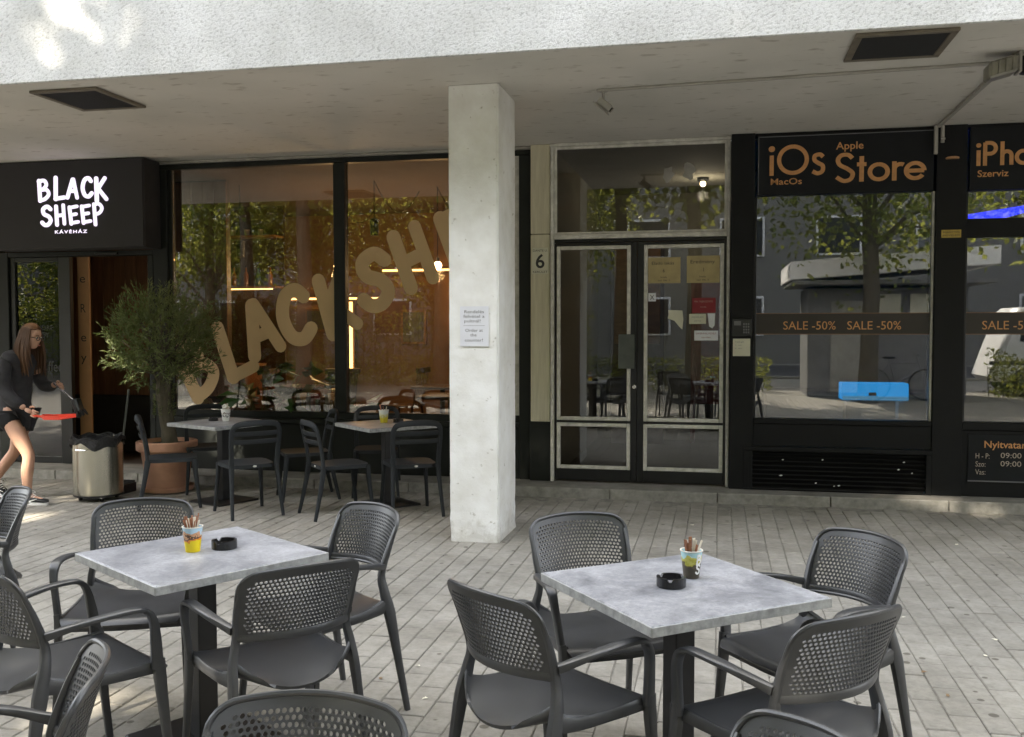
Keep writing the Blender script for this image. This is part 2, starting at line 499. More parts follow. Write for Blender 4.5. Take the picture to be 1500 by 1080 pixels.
# litter on the paving: fallen petals and scraps
mat('petal', (.72, .68, .55), .8)
mat('dry_leaf', (.20, .13, .07), .8)
for (x, y, c) in ((-1.40, 4.33, 0), (-.93, 3.86, 0), (-.84, 3.98, 0), (1.30, 5.05, 0), (1.42, 5.32, 0), (1.60, 5.22, 0), (1.02, 5.62, 0),
                  (.96, 4.75, 1), (1.0, 4.46, 1), (-1.52, 4.14, 1), (-1.13, 4.05, 1), (1.9, 6.4, 0), (-3.3, 5.7, 1), (-2.1, 4.9, 0), (-1.25, 3.95, 0),
                  (2.35, 6.9, 1), (.75, 6.2, 1), (-.2, 7.9, 0), (-2.7, 6.6, 0), (1.75, 7.6, 0)):
    n = 7; pts = []
    a0 = random.random() * 6
    for k in range(n):
        a = a0 + 2 * math.pi * k / n
        rr = random.uniform(.006, .017) * (1.5 if k % 3 == 0 else .8)
        pts.append((x + rr * math.cos(a), y + rr * .8 * math.sin(a), .003 + random.uniform(.001, .008)))
    pts.append((x, y, .010))
    mm = MB().add(pts, [(k, (k + 1) % n, n) for k in range(n)])
    o = mm.build('fallen_petal' if c == 0 else 'fallen_leaf', 'petal' if c == 0 else 'dry_leaf', loc=(x, y, .003))
    tag(o, 'small pale petal fallen on the grey paving' if c == 0 else 'small dry brown leaf scrap lying on the grey paving', 'petal' if c == 0 else 'leaf',
        'petals scattered on the paving' if c == 0 else 'dry leaf scraps on the paving')

# ------------------------------------------------------------------ building overhang, column
SZ = 3.432
ov = thing('concrete_overhang', 'rough white rendered overhang of the building above the shops', 'building', (-2, 6.21, SZ), world_parts=True)
fm = MB()
fm.box(-14, 10, 6.21, 6.235, SZ, 5.0, .005)
fm.build('fascia', 'stippled_render', ov)
MB().box(-14, 10, 6.2355, 9.62, SZ + .001, SZ + .25).build('soffit', 'soffit_paint', ov)
MB().box(-14, 10, 6.2355, 9.62, SZ + .26, 5.0).build('slab', 'stippled_render', ov)
MB().box(-14, 10, 7.4, 9.62, 5.002, 17).build('upper_wall', 'stippled_render', ov)

col = MB()
cs = []
def column_mesh():
    bm = bmesh.new()
    x0, x1, y0, y1 = -1.992, -1.607, 6.965, 7.565
    bmesh.ops.create_cube(bm, size=1)
    for q in bm.verts:
        q.co = Vector(((x0 + x1) / 2 + q.co.x * (x1 - x0), (y0 + y1) / 2 + q.co.y * (y1 - y0), 1.714 + q.co.z * 3.432))
    bmesh.ops.bevel(bm, geom=[e for e in bm.edges if abs(e.verts[0].co.z - e.verts[1].co.z) > 1], offset=.012, segments=2, affect='EDGES')
    for k in range(1, 60):
        z = k * 3.42 / 60
        bmesh.ops.bisect_plane(bm, geom=bm.verts[:] + bm.edges[:] + bm.faces[:], plane_co=(0, 0, z), plane_no=(0, 0, 1))
    for q in bm.verts:
        amp = .0012 if q.co.z > .25 else .006
        q.co.x += random.gauss(0, amp * .5); q.co.y += random.gauss(0, amp * .5)
    return bm
def column_material():
    m, nt, b = nodes_of('column_concrete'); L = nt.links.new
    tc = N(nt, 'ShaderNodeTexCoord')
    big = N(nt, 'ShaderNodeTexNoise', Scale=3.0, Detail=6.0, Roughness=.6)
    L(tc.outputs['Object'], big.inputs['Vector'])
    r1 = N(nt, 'ShaderNodeValToRGB')
    r1.color_ramp.elements[0].position = .3; r1.color_ramp.elements[0].color = (.71, .70, .66, 1)
    r1.color_ramp.elements[1].position = .62; r1.color_ramp.elements[1].color = (.87, .875, .865, 1)
    L(big.outputs['Fac'], r1.inputs[0])
    sp = N(nt, 'ShaderNodeTexNoise', Scale=22.0, Detail=3.0, Roughness=.5)
    L(tc.outputs['Object'], sp.inputs['Vector'])
    r2 = N(nt, 'ShaderNodeValToRGB')
    r2.color_ramp.elements[0].position = .68; r2.color_ramp.elements[0].color = (1, 1, 1, 1)
    r2.color_ramp.elements[1].position = .80; r2.color_ramp.elements[1].color = (.45, .42, .36, 1)
    L(sp.outputs['Fac'], r2.inputs[0])
    mx = N(nt, 'ShaderNodeMix', data_type='RGBA', blend_type='MULTIPLY'); mx.inputs[0].default_value = 1
    L(r1.outputs[0], mx.inputs[6]); L(r2.outputs[0], mx.inputs[7]); L(mx.outputs[2], b.inputs['Base Color'])
    # splash dirt and scuffs in ragged patches near the foot
    sx_ = N(nt, 'ShaderNodeSeparateXYZ'); L(tc.outputs['Object'], sx_.inputs[0])
    dn = N(nt, 'ShaderNodeTexNoise', Scale=11.0, Detail=8.0, Roughness=.75); L(tc.outputs['Object'], dn.inputs['Vector'])
    ma = N(nt, 'ShaderNodeMath', operation='MULTIPLY_ADD'); ma.inputs[1].default_value = -.75; L(dn.outputs['Fac'], ma.inputs[0]); L(sx_.outputs['Z'], ma.inputs[2])
    r4 = N(nt, 'ShaderNodeValToRGB'); r4.color_ramp.elements[0].position = 0; r4.color_ramp.elements[0].color = (1, 1, 1, 1); r4.color_ramp.elements[1].position = .16; r4.color_ramp.elements[1].color = (0, 0, 0, 1)
    m5 = N(nt, 'ShaderNodeMath', operation='ADD'); m5.inputs[1].default_value = .36; L(ma.outputs[0], m5.inputs[0]); L(m5.outputs[0], r4.inputs[0])
    m6 = N(nt, 'ShaderNodeMath', operation='MULTIPLY'); m6.inputs[1].default_value = .45; L(r4.outputs[0], m6.inputs[0])
    mx2 = N(nt, 'ShaderNodeMix', data_type='RGBA'); L(m6.outputs[0], mx2.inputs[0]); L(mx.outputs[2], mx2.inputs[6]); mx2.inputs[7].default_value = (.36, .33, .27, 1)
    L(mx2.outputs[2], b.inputs['Base Color'])
    b.inputs['Roughness'].default_value = .85
    fine = N(nt, 'ShaderNodeTexNoise', Scale=30.0, Detail=7.0, Roughness=.7)
    L(tc.outputs['Object'], fine.inputs['Vector'])
    bp = N(nt, 'ShaderNodeBump', Strength=.45, Distance=.006)
    L(fine.outputs['Fac'], bp.inputs['Height']); L(bp.outputs[0], b.inputs['Normal'])
    M['column_concrete'] = m
column_material()
cm = MB().bm(column_mesh())
tag(cm.build('concrete_column', 'column_concrete', loc=(-1.8, 7.265, 0)), 'white painted square concrete column standing on the paving', 'column')

# soffit vents
def vent(x0, x1, y0, y1, label):
    t = thing('ceiling_vent', label, 'vent', ((x0 + x1) / 2, (y0 + y1) / 2, SZ - .02), group='square vents in the soffit', world_parts=True)
    f = MB(); w = .045; z0, z1 = SZ - .022, SZ - .001
    f.box(x0, x1, y0, y0 + w, z0, z1, .004).box(x0, x1, y1 - w, y1, z0, z1, .004)
    f.box(x0, x0 + w, y0 + w + .001, y1 - w - .001, z0, z1, .004).box(x1 - w, x1, y0 + w + .001, y1 - w - .001, z0, z1, .004)
    f.build('frame', 'vent_frame', t)
    MB().box(x0 + w, x1 - w, y0 + w, y1 - w, z1 - .010, z1 - .002).build('backing', 'wall_dark', t)
    n = 26
    for k in range(n):
        y = y0 + w + (y1 - y0 - 2 * w) * (k + .5) / n
        MB().box(x0 + w + .001, x1 - w - .001, y - .004, y + .004, z0 + .004, z1 - .012).build('slat', 'vent_slat', t)
mat('vent_frame', (.15, .13, .10), .6, var=.2)
mat('vent_slat', (.03, .031, .033), .6)
vent(-5.14, -4.56, 6.41, 7.05, 'dark square soffit vent above the cafe sign')
vent(.81, 1.41, 6.27, 6.87, 'dark square soffit vent above the phone shop')

# surface conduit, camera and flood lamp under the soffit
mat('conduit_paint', (.36, .345, .31), .7, var=.1)
c = MB()
c.box(1.895, 1.93, 7.1, 9.26, SZ - .026, SZ - .001, .004)
tag(c.build('cable_duct', 'conduit_paint', loc=(1.91, 8, SZ - .03)), 'pale cable duct running back along the soffit to the shop front', 'cable duct')
c = MB().box(-.92, 1.86, 7.13, 7.16, SZ - .020, SZ - .001, .004)
c.v = [(x, y + .17 * (1 - (x + .92) / 2.78), z) for (x, y, z) in c.v]
tag(c.build('cable_duct', 'conduit_paint', loc=(.4, 7.2, SZ - .03)), 'long thin cable duct across the soffit to the small camera', 'cable duct')

t = thing('security_camera', 'small pale bracket camera hanging from the soffit by the column', 'camera', (-.87, 7.33, SZ), world_parts=True)
MB().lathe([(.035, -.001), (.035, -.018), (.012, -.022), (.012, -.07)], (-.87, 7.33, SZ), 14).build('bracket', 'conduit_paint', t, True)
k = MB().box(-.06, .06, -.03, .03, -.028, .028, .01)
k.v = [(x * math.cos(.7) + z * math.sin(.7) - .86, y + 7.33, -x * math.sin(.7) + z * math.cos(.7) + SZ - .115) for (x, y, z) in k.v]
k.build('housing', 'conduit_paint', t)
k = MB().box(-.075, .075, -.036, .036, -.038, -.031, .002)
k.v = [(x * math.cos(.7) + z * math.sin(.7) - .865, y + 7.33, -x * math.sin(.7) + z * math.cos(.7) + SZ - .115) for (x, y, z) in k.v]
k.build('visor', 'trim_pale', t)
k = MB().lathe([(.02, 0), (.022, .012)], (0, 0, 0), 12)
k.v = [((z + .06) * math.cos(.7) - .86 + x * math.sin(.7), y + 7.33, -(z + .06) * math.sin(.7) + SZ - .115 + x * math.cos(.7)) for (x, y, z) in k.v]
k.build('lens', 'ashtray_black', t)

t = thing('flood_lamp', 'old grey metal flood lamp fixed under the soffit corner', 'lamp', (1.86, 6.95, SZ), world_parts=True)
mat('lamp_grey', (.26, .25, .21), .5, metal=.4, var=.2)
k = MB().box(1.72, 1.90, 6.86, 7.02, SZ - .16, SZ - .05, .015); k.v = [(x, y, z + (x - 1.8) * .25) for x, y, z in k.v]
k.build('housing', 'lamp_grey', t)
for q in range(4):
    kk = MB().box(1.735 + q * .042, 1.750 + q * .042, 6.85, 6.858, SZ - .15, SZ - .06); kk.v = [(x, y, z + (x - 1.8) * .25) for x, y, z in kk.v]
    kk.build('cooling_fin', 'lamp_grey', t)
MB().box(1.905, 1.925, 6.88, 7.0, SZ - .14, SZ - .001, .004).build('bracket', 'conduit_paint', t)
MB().lathe([(.02, 0), (.065, .01), (.07, .09), (.05, .12)], (1.985, 6.93, SZ - .15), 16).build('reflector', 'iron_black', t, True)
MB().tube((1.93, 6.98, SZ - .04), (1.905, 7.12, SZ - .02), .008).build('cable', 'conduit_paint', t)
# ------------------------------------------------------------------ lettering
def crom(pts, n=6):
    P = [pts[0]] + list(pts) + [pts[-1]]
    out = []
    for i in range(1, len(P) - 2):
        p0, p1, p2, p3 = P[i - 1], P[i], P[i + 1], P[i + 2]
        for k in range(n):
            t = k / n
            out.append(tuple(.5 * (2 * p1[a] + (p2[a] - p0[a]) * t + (2 * p0[a] - 5 * p1[a] + 4 * p2[a] - p3[a]) * t * t + (3 * p1[a] - p0[a] - 3 * p2[a] + p3[a]) * t ** 3) for a in (0, 1)))
    out.append(tuple(pts[-1]))
    return out
def arc(cx, cy, r, a0, a1, n=28, ry=None):
    ry = r if ry is None else ry
    return [(cx + r * math.cos(R(a0 + (a1 - a0) * k / n)), cy + ry * math.sin(R(a0 + (a1 - a0) * k / n))) for k in range(n + 1)]
def ribbon(mb, pts, w, fx, y, depth=.004, cap='round', w1=None):
    """a stroke of width w along the 2-D line pts; fx maps 2-D to (x, z); front at y"""
    w1 = w if w1 is None else w1
    n = len(pts); Lp, Rp = [], []
    for i in range(n):
        a = pts[max(i - 1, 0)]; b = pts[min(i + 1, n - 1)]
        dx, dy = b[0] - a[0], b[1] - a[1]; l = math.hypot(dx, dy) or 1
        hw = (w + (w1 - w) * i / max(1, n - 1)) / 2
        nx, ny = -dy / l * hw, dx / l * hw
        Lp.append((pts[i][0] + nx, pts[i][1] + ny)); Rp.append((pts[i][0] - nx, pts[i][1] - ny))
    def capp(c, a, b, m=5):
        th = math.atan2(a[1] - c[1], a[0] - c[0]); r = math.hypot(a[0] - c[0], a[1] - c[1])
        return [(c[0] + r * math.cos(th - math.pi * k / (m + 1)), c[1] + r * math.sin(th - math.pi * k / (m + 1))) for k in range(1, m + 1)]
    endc = capp(pts[-1], Lp[-1], Rp[-1]) if cap == 'round' else []
    begc = capp(pts[0], Rp[0], Lp[0]) if cap == 'round' else []
    loop = Lp + endc + Rp[::-1] + begc
    v = []; f = []
    for (a, b) in loop:
        x, z = fx(a, b); v.append((x, y, z))
    m = len(loop)
    for (a, b) in loop:
        x, z = fx(a, b); v.append((x, y + depth, z))
    ri = lambda i: n + len(endc) + (n - 1 - i)
    for i in range(n - 1):
        f.append((i, ri(i), ri(i + 1), i + 1))
    if endc: f.append(tuple([n - 1] + [ri(n - 1)] + list(range(n + len(endc) - 1, n - 1, -1))))
    if begc: f.append(tuple([0] + list(range(m - 1, m - 1 - len(begc), -1)) + [ri(0)]))
    for i in range(m):
        j = (i + 1) % m
        f.append((i, j, m + j, m + i))
    mb.add(v, f)
BR = {
 'B': ([('l', [(.07, -.02), (.13, .98)]), ('c', [(.10, .95), (.42, .95), (.52, .74), (.36, .56), (.14, .50)]), ('c', [(.16, .51), (.50, .48), (.60, .24), (.36, .04), (.06, .0)])], .66),
 'L': ([('l', [(.14, 1.02), (.10, .05)]), ('l', [(.08, .06), (.56, .10)])], .60),
 'A': ([('l', [(.03, .04), (.32, .93)]), ('l', [(.36, .94), (.58, .03)]), ('l', [(.18, .36), (.48, .36)])], .66),
 'C': ([('c', [(.58, .80), (.44, .95), (.22, .86), (.10, .50), (.20, .14), (.42, .05), (.60, .20)])], .68),
 'K': ([('l', [(.10, -.03), (.12, .98)]), ('l', [(.56, .97), (.16, .48)]), ('l', [(.20, .52), (.60, .02)])], .66),
 'S': ([('c', [(.56, .82), (.38, .96), (.14, .84), (.18, .60), (.44, .46), (.54, .26), (.40, .07), (.20, .05), (.05, .18)])], .66),
 'H': ([('l', [(.11, .0), (.10, .96)]), ('l', [(.55, .03), (.53, 1.0)]), ('l', [(.10, .46), (.54, .50)])], .68),
 'E': ([('l', [(.14, .03), (.10, .93)]), ('l', [(.10, .90), (.56, .94)]), ('l', [(.12, .50), (.48, .53)]), ('l', [(.13, .07), (.58, .10)])], .66),
 'P': ([('l', [(.13, -.14), (.10, .95)]), ('c', [(.11, .93), (.40, .95), (.57, .72), (.42, .48), (.14, .40)])], .66),
}
def brush_letter(ch, h, width, x0, z0, ang, y, dep=.004):
    mb = MB()
    ca, sa = math.cos(ang), math.sin(ang)
    fx = lambda a, b: (x0 + h * (a * ca - b * sa), z0 + h * (a * sa + b * ca))
    for i, (k, p) in enumerate(BR[ch][0]):
        pts = crom(p, 7) if k == 'c' else [p[0], tuple((p[0][q] + p[1][q]) / 2 for q in (0, 1)), p[1]]
        ribbon(mb, pts, width * (1.05 if i == 0 else .95), fx, y - i * .0006, dep)
    return mb
GEO = {   # geometric sans capitals and small letters, cap height 1
 'i': ([[(.09, 0), (.09, .66)], [(.082, .87), (.098, .87)]], .20),
 'O': ([arc(.50, .5, .43, 90, 450, 44)], 1.02),
 's': ([crom([(.36, .56), (.26, .64), (.11, .60), (.10, .46), (.22, .36), (.35, .27), (.34, .10), (.20, .03), (.04, .10)], 6)], .44),
 'S': ([crom([(.53, .82), (.40, .94), (.20, .93), (.10, .78), (.16, .60), (.38, .46), (.54, .30), (.48, .10), (.28, .04), (.06, .18)], 6)], .62),
 't': ([[(.16, 0), (.16, .88)], [(.02, .60), (.30, .60)]], .34),
 'o': ([arc(.30, .32, .26, 90, 450, 36)], .64),
 'r': ([[(.09, 0), (.09, .66)], arc(.27, .38, .18, 170, 60, 12)], .36),
 'e': ([arc(.31, .32, .26, 0, 325, 32), [(.05, .32), (.57, .32)]], .64),
 'P': ([[(.09, 0), (.09, .98)], arc(.28, .73, .23, 90, -90, 20), [(.09, .96), (.28, .96)], [(.09, .50), (.28, .50)]], .62),
 'h': ([[(.09, 0), (.09, 1.0)], arc(.27, .40, .18, 180, 0, 18), [(.45, 0), (.45, .40)]], .56),
}
def geo_text(txt, x, z, h, y, m, parent, w=.13, part='letter', sx=1.0, sp=.0):
    for ch in txt:
        mb = MB()
        fx = lambda a, b, x=x: (x + a * h * sx, z + b * h)
        for i, p in enumerate(GEO[ch][0]):
            dot = ch == 'i' and i == 1
            ribbon(mb, p, .19 if dot else w, fx, y - i * .0005, .003, cap='round' if dot else 'flat')
        mb.build(part, m, parent)
        x += (GEO[ch][1] + sp) * h * sx
    return x
def text_part(txt, x, z, h, y, m, parent, name='lettering', width=None, rot=0.0, bold=0.0, space=1.0, depth=0.0):
    """built-in sans lettering, left end at x, baseline at z, capital height h, flat on the plane y, facing the viewer at -Y"""
    cu = bpy.data.curves.new(name, 'FONT')
    cu.body = txt; cu.size = h / .70; cu.offset = bold; cu.space_character = space; cu.resolution_u = 3
    to = bpy.data.objects.new(name, cu); COL.objects.link(to)
    dg = bpy.context.evaluated_depsgraph_get()
    me = bpy.data.meshes.new_from_object(to.evaluated_get(dg))
    v = [tuple(q.co) for q in me.vertices]; f = [tuple(p.vertices) for p in me.polygons]
    bpy.data.objects.remove(to); bpy.data.meshes.remove(me); bpy.data.curves.remove(cu)
    xm = max(p[0] for p in v)
    k = (width / xm) if width else 1.0
    mb = MB()
    mb.add([(x + p[0] * k, y, z + p[1]) for p in v], f)
    return mb.build(name, m, parent)

# ------------------------------------------------------------------ cafe front
YW = 9.50
cf = thing('cafe_storefront', 'dark framed cafe window front with gold lettering behind the slat-back chairs', 'storefront', (-4, YW, .085), world_parts=True)
MB().box(-5.99, -1.845, 9.46, 9.56, 3.345, 3.398, .004).build('head_rail', 'frame_green', cf)
MB().box(-5.99, -1.845, 9.43, 9.57, 3.400, SZ - .002, .003).build('head_trim', 'trim_pale', cf)
MB().box(-6.06, -5.885, 9.44, 9.58, .086, 3.343, .006).build('jamb', 'frame_green', cf)
MB().box(-5.883, -5.84, 9.47, 9.54, .73, 3.343, .004).build('jamb', 'frame_green', cf)
MB().box(-3.957, -3.83, 9.45, 9.56, .73, 3.343, .006).build('mullion', 'frame_green', cf)
MB().box(-1.965, -1.848, 9.43, 9.58, .086, 3.343, .006).build('jamb', 'frame_green', cf)
MB().box(-2.03, -1.967, 9.47, 9.54, .73, 3.343, .004).build('jamb', 'bead_aluminium', cf)
MB().box(-5.883, -1.967, 9.45, 9.57, .086, .60, .006).build('sill_panel', 'frame_green', cf)
MB().box(-5.883, -1.967, 9.42, 9.60, .602, .655, .006).build('sill', 'frame_green', cf)
MB().box(-5.883, -1.967, 9.47, 9.54, .657, .728, .004).build('bottom_rail', 'frame_green', cf)
MB().box(-5.839, -3.958, 9.497, 9.503, .729, 3.344).build('pane', 'cafe_glass', cf)
MB().box(-3.829, -2.031, 9.497, 9.503, .729, 3.344).build('pane', 'cafe_glass', cf)
# big gold letters stuck to the glass
hx = .585
for ch, lx, lz, an, ax, az in (('B', -5.577, .856, 30, .07, -.02), ('L', -5.149, 1.085, 21, .10, .05), ('A', -4.895, 1.316, 21, .03, .04), ('C', -4.323, 1.508, 12, .42, .05), ('K', -3.989, 1.552, 17, .10, -.03),
                               ('S', -3.491, 1.866, 9, .30, .06), ('H', -3.123, 2.034, 19, .11, 0), ('E', -2.62, 2.25, 18, .14, .03)):
    an = R(an)
    ox = lx - hx * (ax * math.cos(an) - az * math.sin(an)); oz = lz - hx * (ax * math.sin(an) + az * math.cos(an))
    brush_letter(ch, hx, .245, ox, oz, an, 9.4955, .0012).build('letter', 'gold_vinyl', cf)

# illuminated sign box
sb = thing('cafe_sign', 'black sign box with lit white brush lettering above the cafe door', 'sign', (-6.85, 9.30, 2.48), world_parts=True)
MB().box(-7.86, -5.955, 9.14, 9.44, 2.482, 3.426, .008).build('box', 'wall_dark', sb)
MB().box(-7.85, -5.963, 9.12, 9.139, 2.49, 3.42, .004).build('face', 'sign_face', sb)
for ch, x, z, h, a in (('B', -7.225, 2.985, .245, .10), ('L', -7.04, 2.985, .265, .02), ('A', -6.88, 3.00, .245, -.03), ('C', -6.705, 3.00, .245, .02), ('K', -6.54, 2.97, .265, .03),
                       ('S', -7.20, 2.715, .245, .03), ('H', -7.03, 2.725, .235, .03), ('E', -6.86, 2.725, .225, .06), ('E', -6.71, 2.73, .225, .06), ('P', -6.565, 2.745, .225, .04)):
    brush_letter(ch, h * .88, .19, x + .012, z + (.018 if z > 2.9 else .012), a, 9.108, .01).build('letter', 'sign_light', sb)
text_part('KÁVÉHÁZ', -7.03, 2.645, .032, 9.116, 'sign_light', sb, 'lettering', .40, bold=.0015, space=1.35)

# cafe entrance: fixed side pane, open doorway
ce = thing('cafe_entrance', 'dark framed cafe doorway with glass side leaf under the lit sign', 'door', (-7, 9.5, .085), world_parts=True)
MB().box(-8.05, -7.90, 9.44, 9.58, .086, 2.478, .005).build('frame_post', 'frame_green', ce)
MB().box(-7.898, -6.062, 9.44, 9.58, 2.425, 2.478, .005).build('frame_head', 'frame_green', ce)
MB().box(-6.13, -6.062, 9.44, 9.58, .086, 2.423, .005).build('frame_post', 'frame_green', ce)
MB().box(-6.76, -6.48, 9.40, 9.438, 2.43, 2.46, .006).build('door_closer', 'steel_black', ce)
lf = MB()
lf.box(-7.895, -7.835, 9.47, 9.53, .09, 2.42, .004); lf.box(-7.275, -7.125, 9.47, 9.53, .09, 2.42, .004)
lf.box(-7.834, -7.276, 9.47, 9.53, 2.37, 2.42, .004); lf.box(-7.834, -7.276, 9.47, 9.53, .09, .16, .004)
dl = lf.build('door_leaf', 'steel_black', ce)
MB().box(-7.834, -7.276, 9.497, 9.503, .161, 2.369).build('pane', 'cafe_glass', dl)
text_part('BE MORE', -7.70, 1.60, .055, 9.4955, 'print_black', dl, 'lettering', .33)
text_part('HAPPY', -7.68, 1.52, .055, 9.4955, 'print_black', dl, 'lettering', .26)
text_part('a.coffee', -7.66, 1.13, .12, 9.4955, 'print_black', dl, 'lettering', .40)
tp = thing('cafe_board', 'tall narrow tan board with black letters inside the cafe doorway', 'board', (-7.08, 9.65, .09), world_parts=True)
MB().box(-7.17, -7.02, 9.66, 9.69, .0905, 2.45, .004).build('board', 'tan_panel', tp)
for s, z in (('e', 2.14), ('R', 1.80), ('e', 1.47), ('y', 1.24)):
    text_part(s, -7.14, z, .10, 9.656, 'print_black', tp, 'letter', .075)

# ------------------------------------------------------------------ pilaster and house number
pl = thing('stone_pilaster', 'narrow beige stone pilaster left of the glass double door', 'pilaster', (-1.74, 9.4, .085), world_parts=True)
MB().box(-1.838, -1.642, 9.39, 9.60, 2.552, SZ - .002, .005).build('upper_block', 'pilaster_beige', pl)
MB().box(-1.838, -1.642, 9.39, 9.60, .68, 2.546, .005).build('lower_block', 'pilaster_beige', pl)
MB().box(-1.846, -1.635, 9.38, 9.60, .086, .677, .005).build('plinth', 'frame_green', pl)
hn = thing('house_number', 'cream house number plate with black 6 on the pilaster', 'sign', (-1.74, 9.385, 2.15), world_parts=True)
MB().box(-1.825, -1.655, 9.383, 9.389, 2.155, 2.415, .002).build('plate', 'paper_cream', hn)
text_part('6', -1.79, 2.215, .135, 9.3815, 'print_black', hn, 'digit', .095, bold=.003)
text_part('DANTE U.', -1.815, 2.375, .022, 9.3815, 'print_black', hn, 'lettering', .15)
text_part('KERÜLET', -1.815, 2.165, .020, 9.3815, 'print_black', hn, 'lettering', .15)

# ------------------------------------------------------------------ glass double door
YD = 9.40
ed = thing('entrance_door', 'black steel double door with pale metal beads and glass panes', 'door', (-.78, YD, .085), world_parts=True)
fr = MB()
fr.box(-1.634, -1.600, 9.37, 9.47, .086, 3.40, .003).build('frame_post', 'bead_aluminium', ed)
MB().box(.072, .100, 9.37, 9.47, .086, 3.40, .003).build('frame_post', 'bead_aluminium', ed)
MB().box(-1.64, .104, 9.36, 9.48, 3.402, SZ - .003, .003).build('frame_head', 'bead_aluminium', ed)
MB().box(-1.598, .070, 9.36, 9.47, 2.492, 2.535, .003).build('transom_bar', 'bead_aluminium', ed)
MB().box(-1.598, .070, 9.40, 9.47, 2.46, 2.490, .002).build('door_head', 'steel_black', ed)
tw = MB()
tw.box(-1.598, -1.572, 9.38, 9.43, 2.537, 3.40, .003).box(.046, .070, 9.38, 9.43, 2.537, 3.40, .003)
tw.box(-1.571, .045, 9.38, 9.43, 3.372, 3.40, .003).box(-1.571, .045, 9.38, 9.43, 2.537, 2.560, .003)
tb = tw.build('transom_window', 'bead_aluminium', ed)
MB().box(-1.571, .045, 9.403, 9.409, 2.561, 3.371).build('pane', 'door_glass', tb)
def leaf(x0, x1, stile_l, stile_r):
    m = MB()
    m.box(x0, x0 + stile_l, 9.40, 9.45, .10, 2.455, .003).box(x1 - stile_r, x1, 9.40, 9.45, .10, 2.455, .003)
    gx0, gx1 = x0 + stile_l + .001, x1 - stile_r - .001
    m.box(gx0, gx1, 9.401, 9.449, 2.425, 2.454, .003).box(gx0, gx1, 9.401, 9.449, .676, .700, .003).box(gx0, gx1, 9.401, 9.449, .10, .215, .003)
    lf = m.build('door_leaf', 'steel_black', ed)
    for (z0, z1) in ((.701, 2.424), (.216, .675)):
        b = MB(); w = .036
        b.box(gx0, gx0 + w, 9.388, 9.43, z0, z1, .005).box(gx1 - w, gx1, 9.388, 9.43, z0, z1, .005)
        b.box(gx0 + w + .001, gx1 - w - .001, 9.389, 9.43, z1 - w, z1, .005).box(gx0 + w + .001, gx1 - w - .001, 9.389, 9.43, z0, z0 + w, .005)
        b.build('glazing_bead', 'bead_aluminium', lf)
        MB().box(gx0 + w, gx1 - w, 9.411, 9.417, z0 + w, z1 - w).build('pane', 'door_glass', lf)
    return lf
l1 = leaf(-1.597, -.782, .022, .060)
l2 = leaf(-.778, .069, .062, .022)
MB().box(-.955, -.800, 9.335, 9.352, 1.22, 1.555, .004).build('handle_plate', 'handle_plate', l1)
MB().box(-.90, -.86, 9.352, 9.40, 1.27, 1.30).box(-.90, -.86, 9.352, 9.40, 1.47, 1.50).build('handle_bracket', 'steel_black', l1)
k = MB().lathe([(.02, 0), (.02, .012)], (0, 0, 0), 14)
k.v = [(x - .805, 9.398 - z, y + 1.04) for (x, y, z) in k.v]
k.build('lock', 'chrome', l1)

def notice(name, x0, x1, z0, z1, y, m, label, lines=(), lm='print_grey', cat='notice', th=.0015):
    t = thing(name, label, cat, ((x0 + x1) / 2, y, z0), world_parts=True)
    MB().box(x0, x1, y, y + th, z0, z1).build('sheet', m, t)
    for (s, fx, fz, fh, fwid) in lines:
        text_part(s, x0 + fx * (x1 - x0), z0 + fz * (z1 - z0), fh * (z1 - z0), y - .0012, lm, t, 'lettering', fwid * (x1 - x0))
    return t
YN = 9.4085
notice('poster', -.675, -.365, 2.05, 2.30, YN, 'paper_gold', 'tan poster at upper left of the right door pane', (('Eladó lakás', .1, .72, .12, .7), ('6', .45, .42, .14, .06), ('Iroda', .38, .2, .07, .2), ('tel 06 1', .3, .08, .06, .36)), 'print_black', 'poster')
notice('poster', -.305, .005, 2.05, 2.31, YN, 'paper_gold', 'tan poster at upper right of the right door pane', (('Eredmény', .1, .72, .13, .75), ('1', .48, .42, .14, .04), ('Iroda', .38, .2, .07, .2), ('tel 06 1', .3, .08, .06, .36)), 'print_black', 'poster')
notice('sticker', -.672, -.60, 1.875, 1.955, YN, 'paper_white', 'small white square sticker with a crossed symbol on the door glass', (('X', .2, .2, .6, .6),), 'print_black', 'sticker')
notice('notice', -.25, -.03, 1.762, 1.905, YN, 'paper_red', 'dark red notice on the right door pane', (('MIN. TÁJÉKOZTATÓ', .08, .7, .12, .8), ('iroda', .35, .35, .10, .25)), 'pale_letter')
notice('notice', -.28, -.12, 1.655, 1.75, YN, 'paper_cream', 'small cream notice below the red notice on the door', (('FIGYELEM', .15, .6, .16, .7), ('zárva', .3, .25, .14, .4)))
notice('notice', -.23, -.005, 1.495, 1.59, YN, 'paper_white', 'white notice with red heading low on the right door pane', (('KAMERÁVAL FIGYELT', .06, .62, .18, .86), ('terület', .3, .25, .15, .4)), 'paper_red')
def torn(name, pts, y, m, label):
    mb = MB(); n = len(pts)
    mb.add([(x, y, z) for x, z in pts] + [(x, y + .0015, z) for x, z in pts], [tuple(range(n))] + [tuple(range(2 * n - 1, n - 1, -1))] + [(i, (i + 1) % n, n + (i + 1) % n, n + i) for i in range(n)])
    o = mb.build(name, m, loc=(pts[0][0], y, pts[0][1])); return tag(o, label, 'paper scrap')
torn('paper_scrap', [(-.48, 1.79), (-.345, 1.785), (-.335, 1.70), (-.345, 1.60), (-.375, 1.63), (-.42, 1.685), (-.485, 1.71), (-.475, 1.75)], YN, 'paper_cream', 'torn cream scrap of paper in the middle of the right door pane')
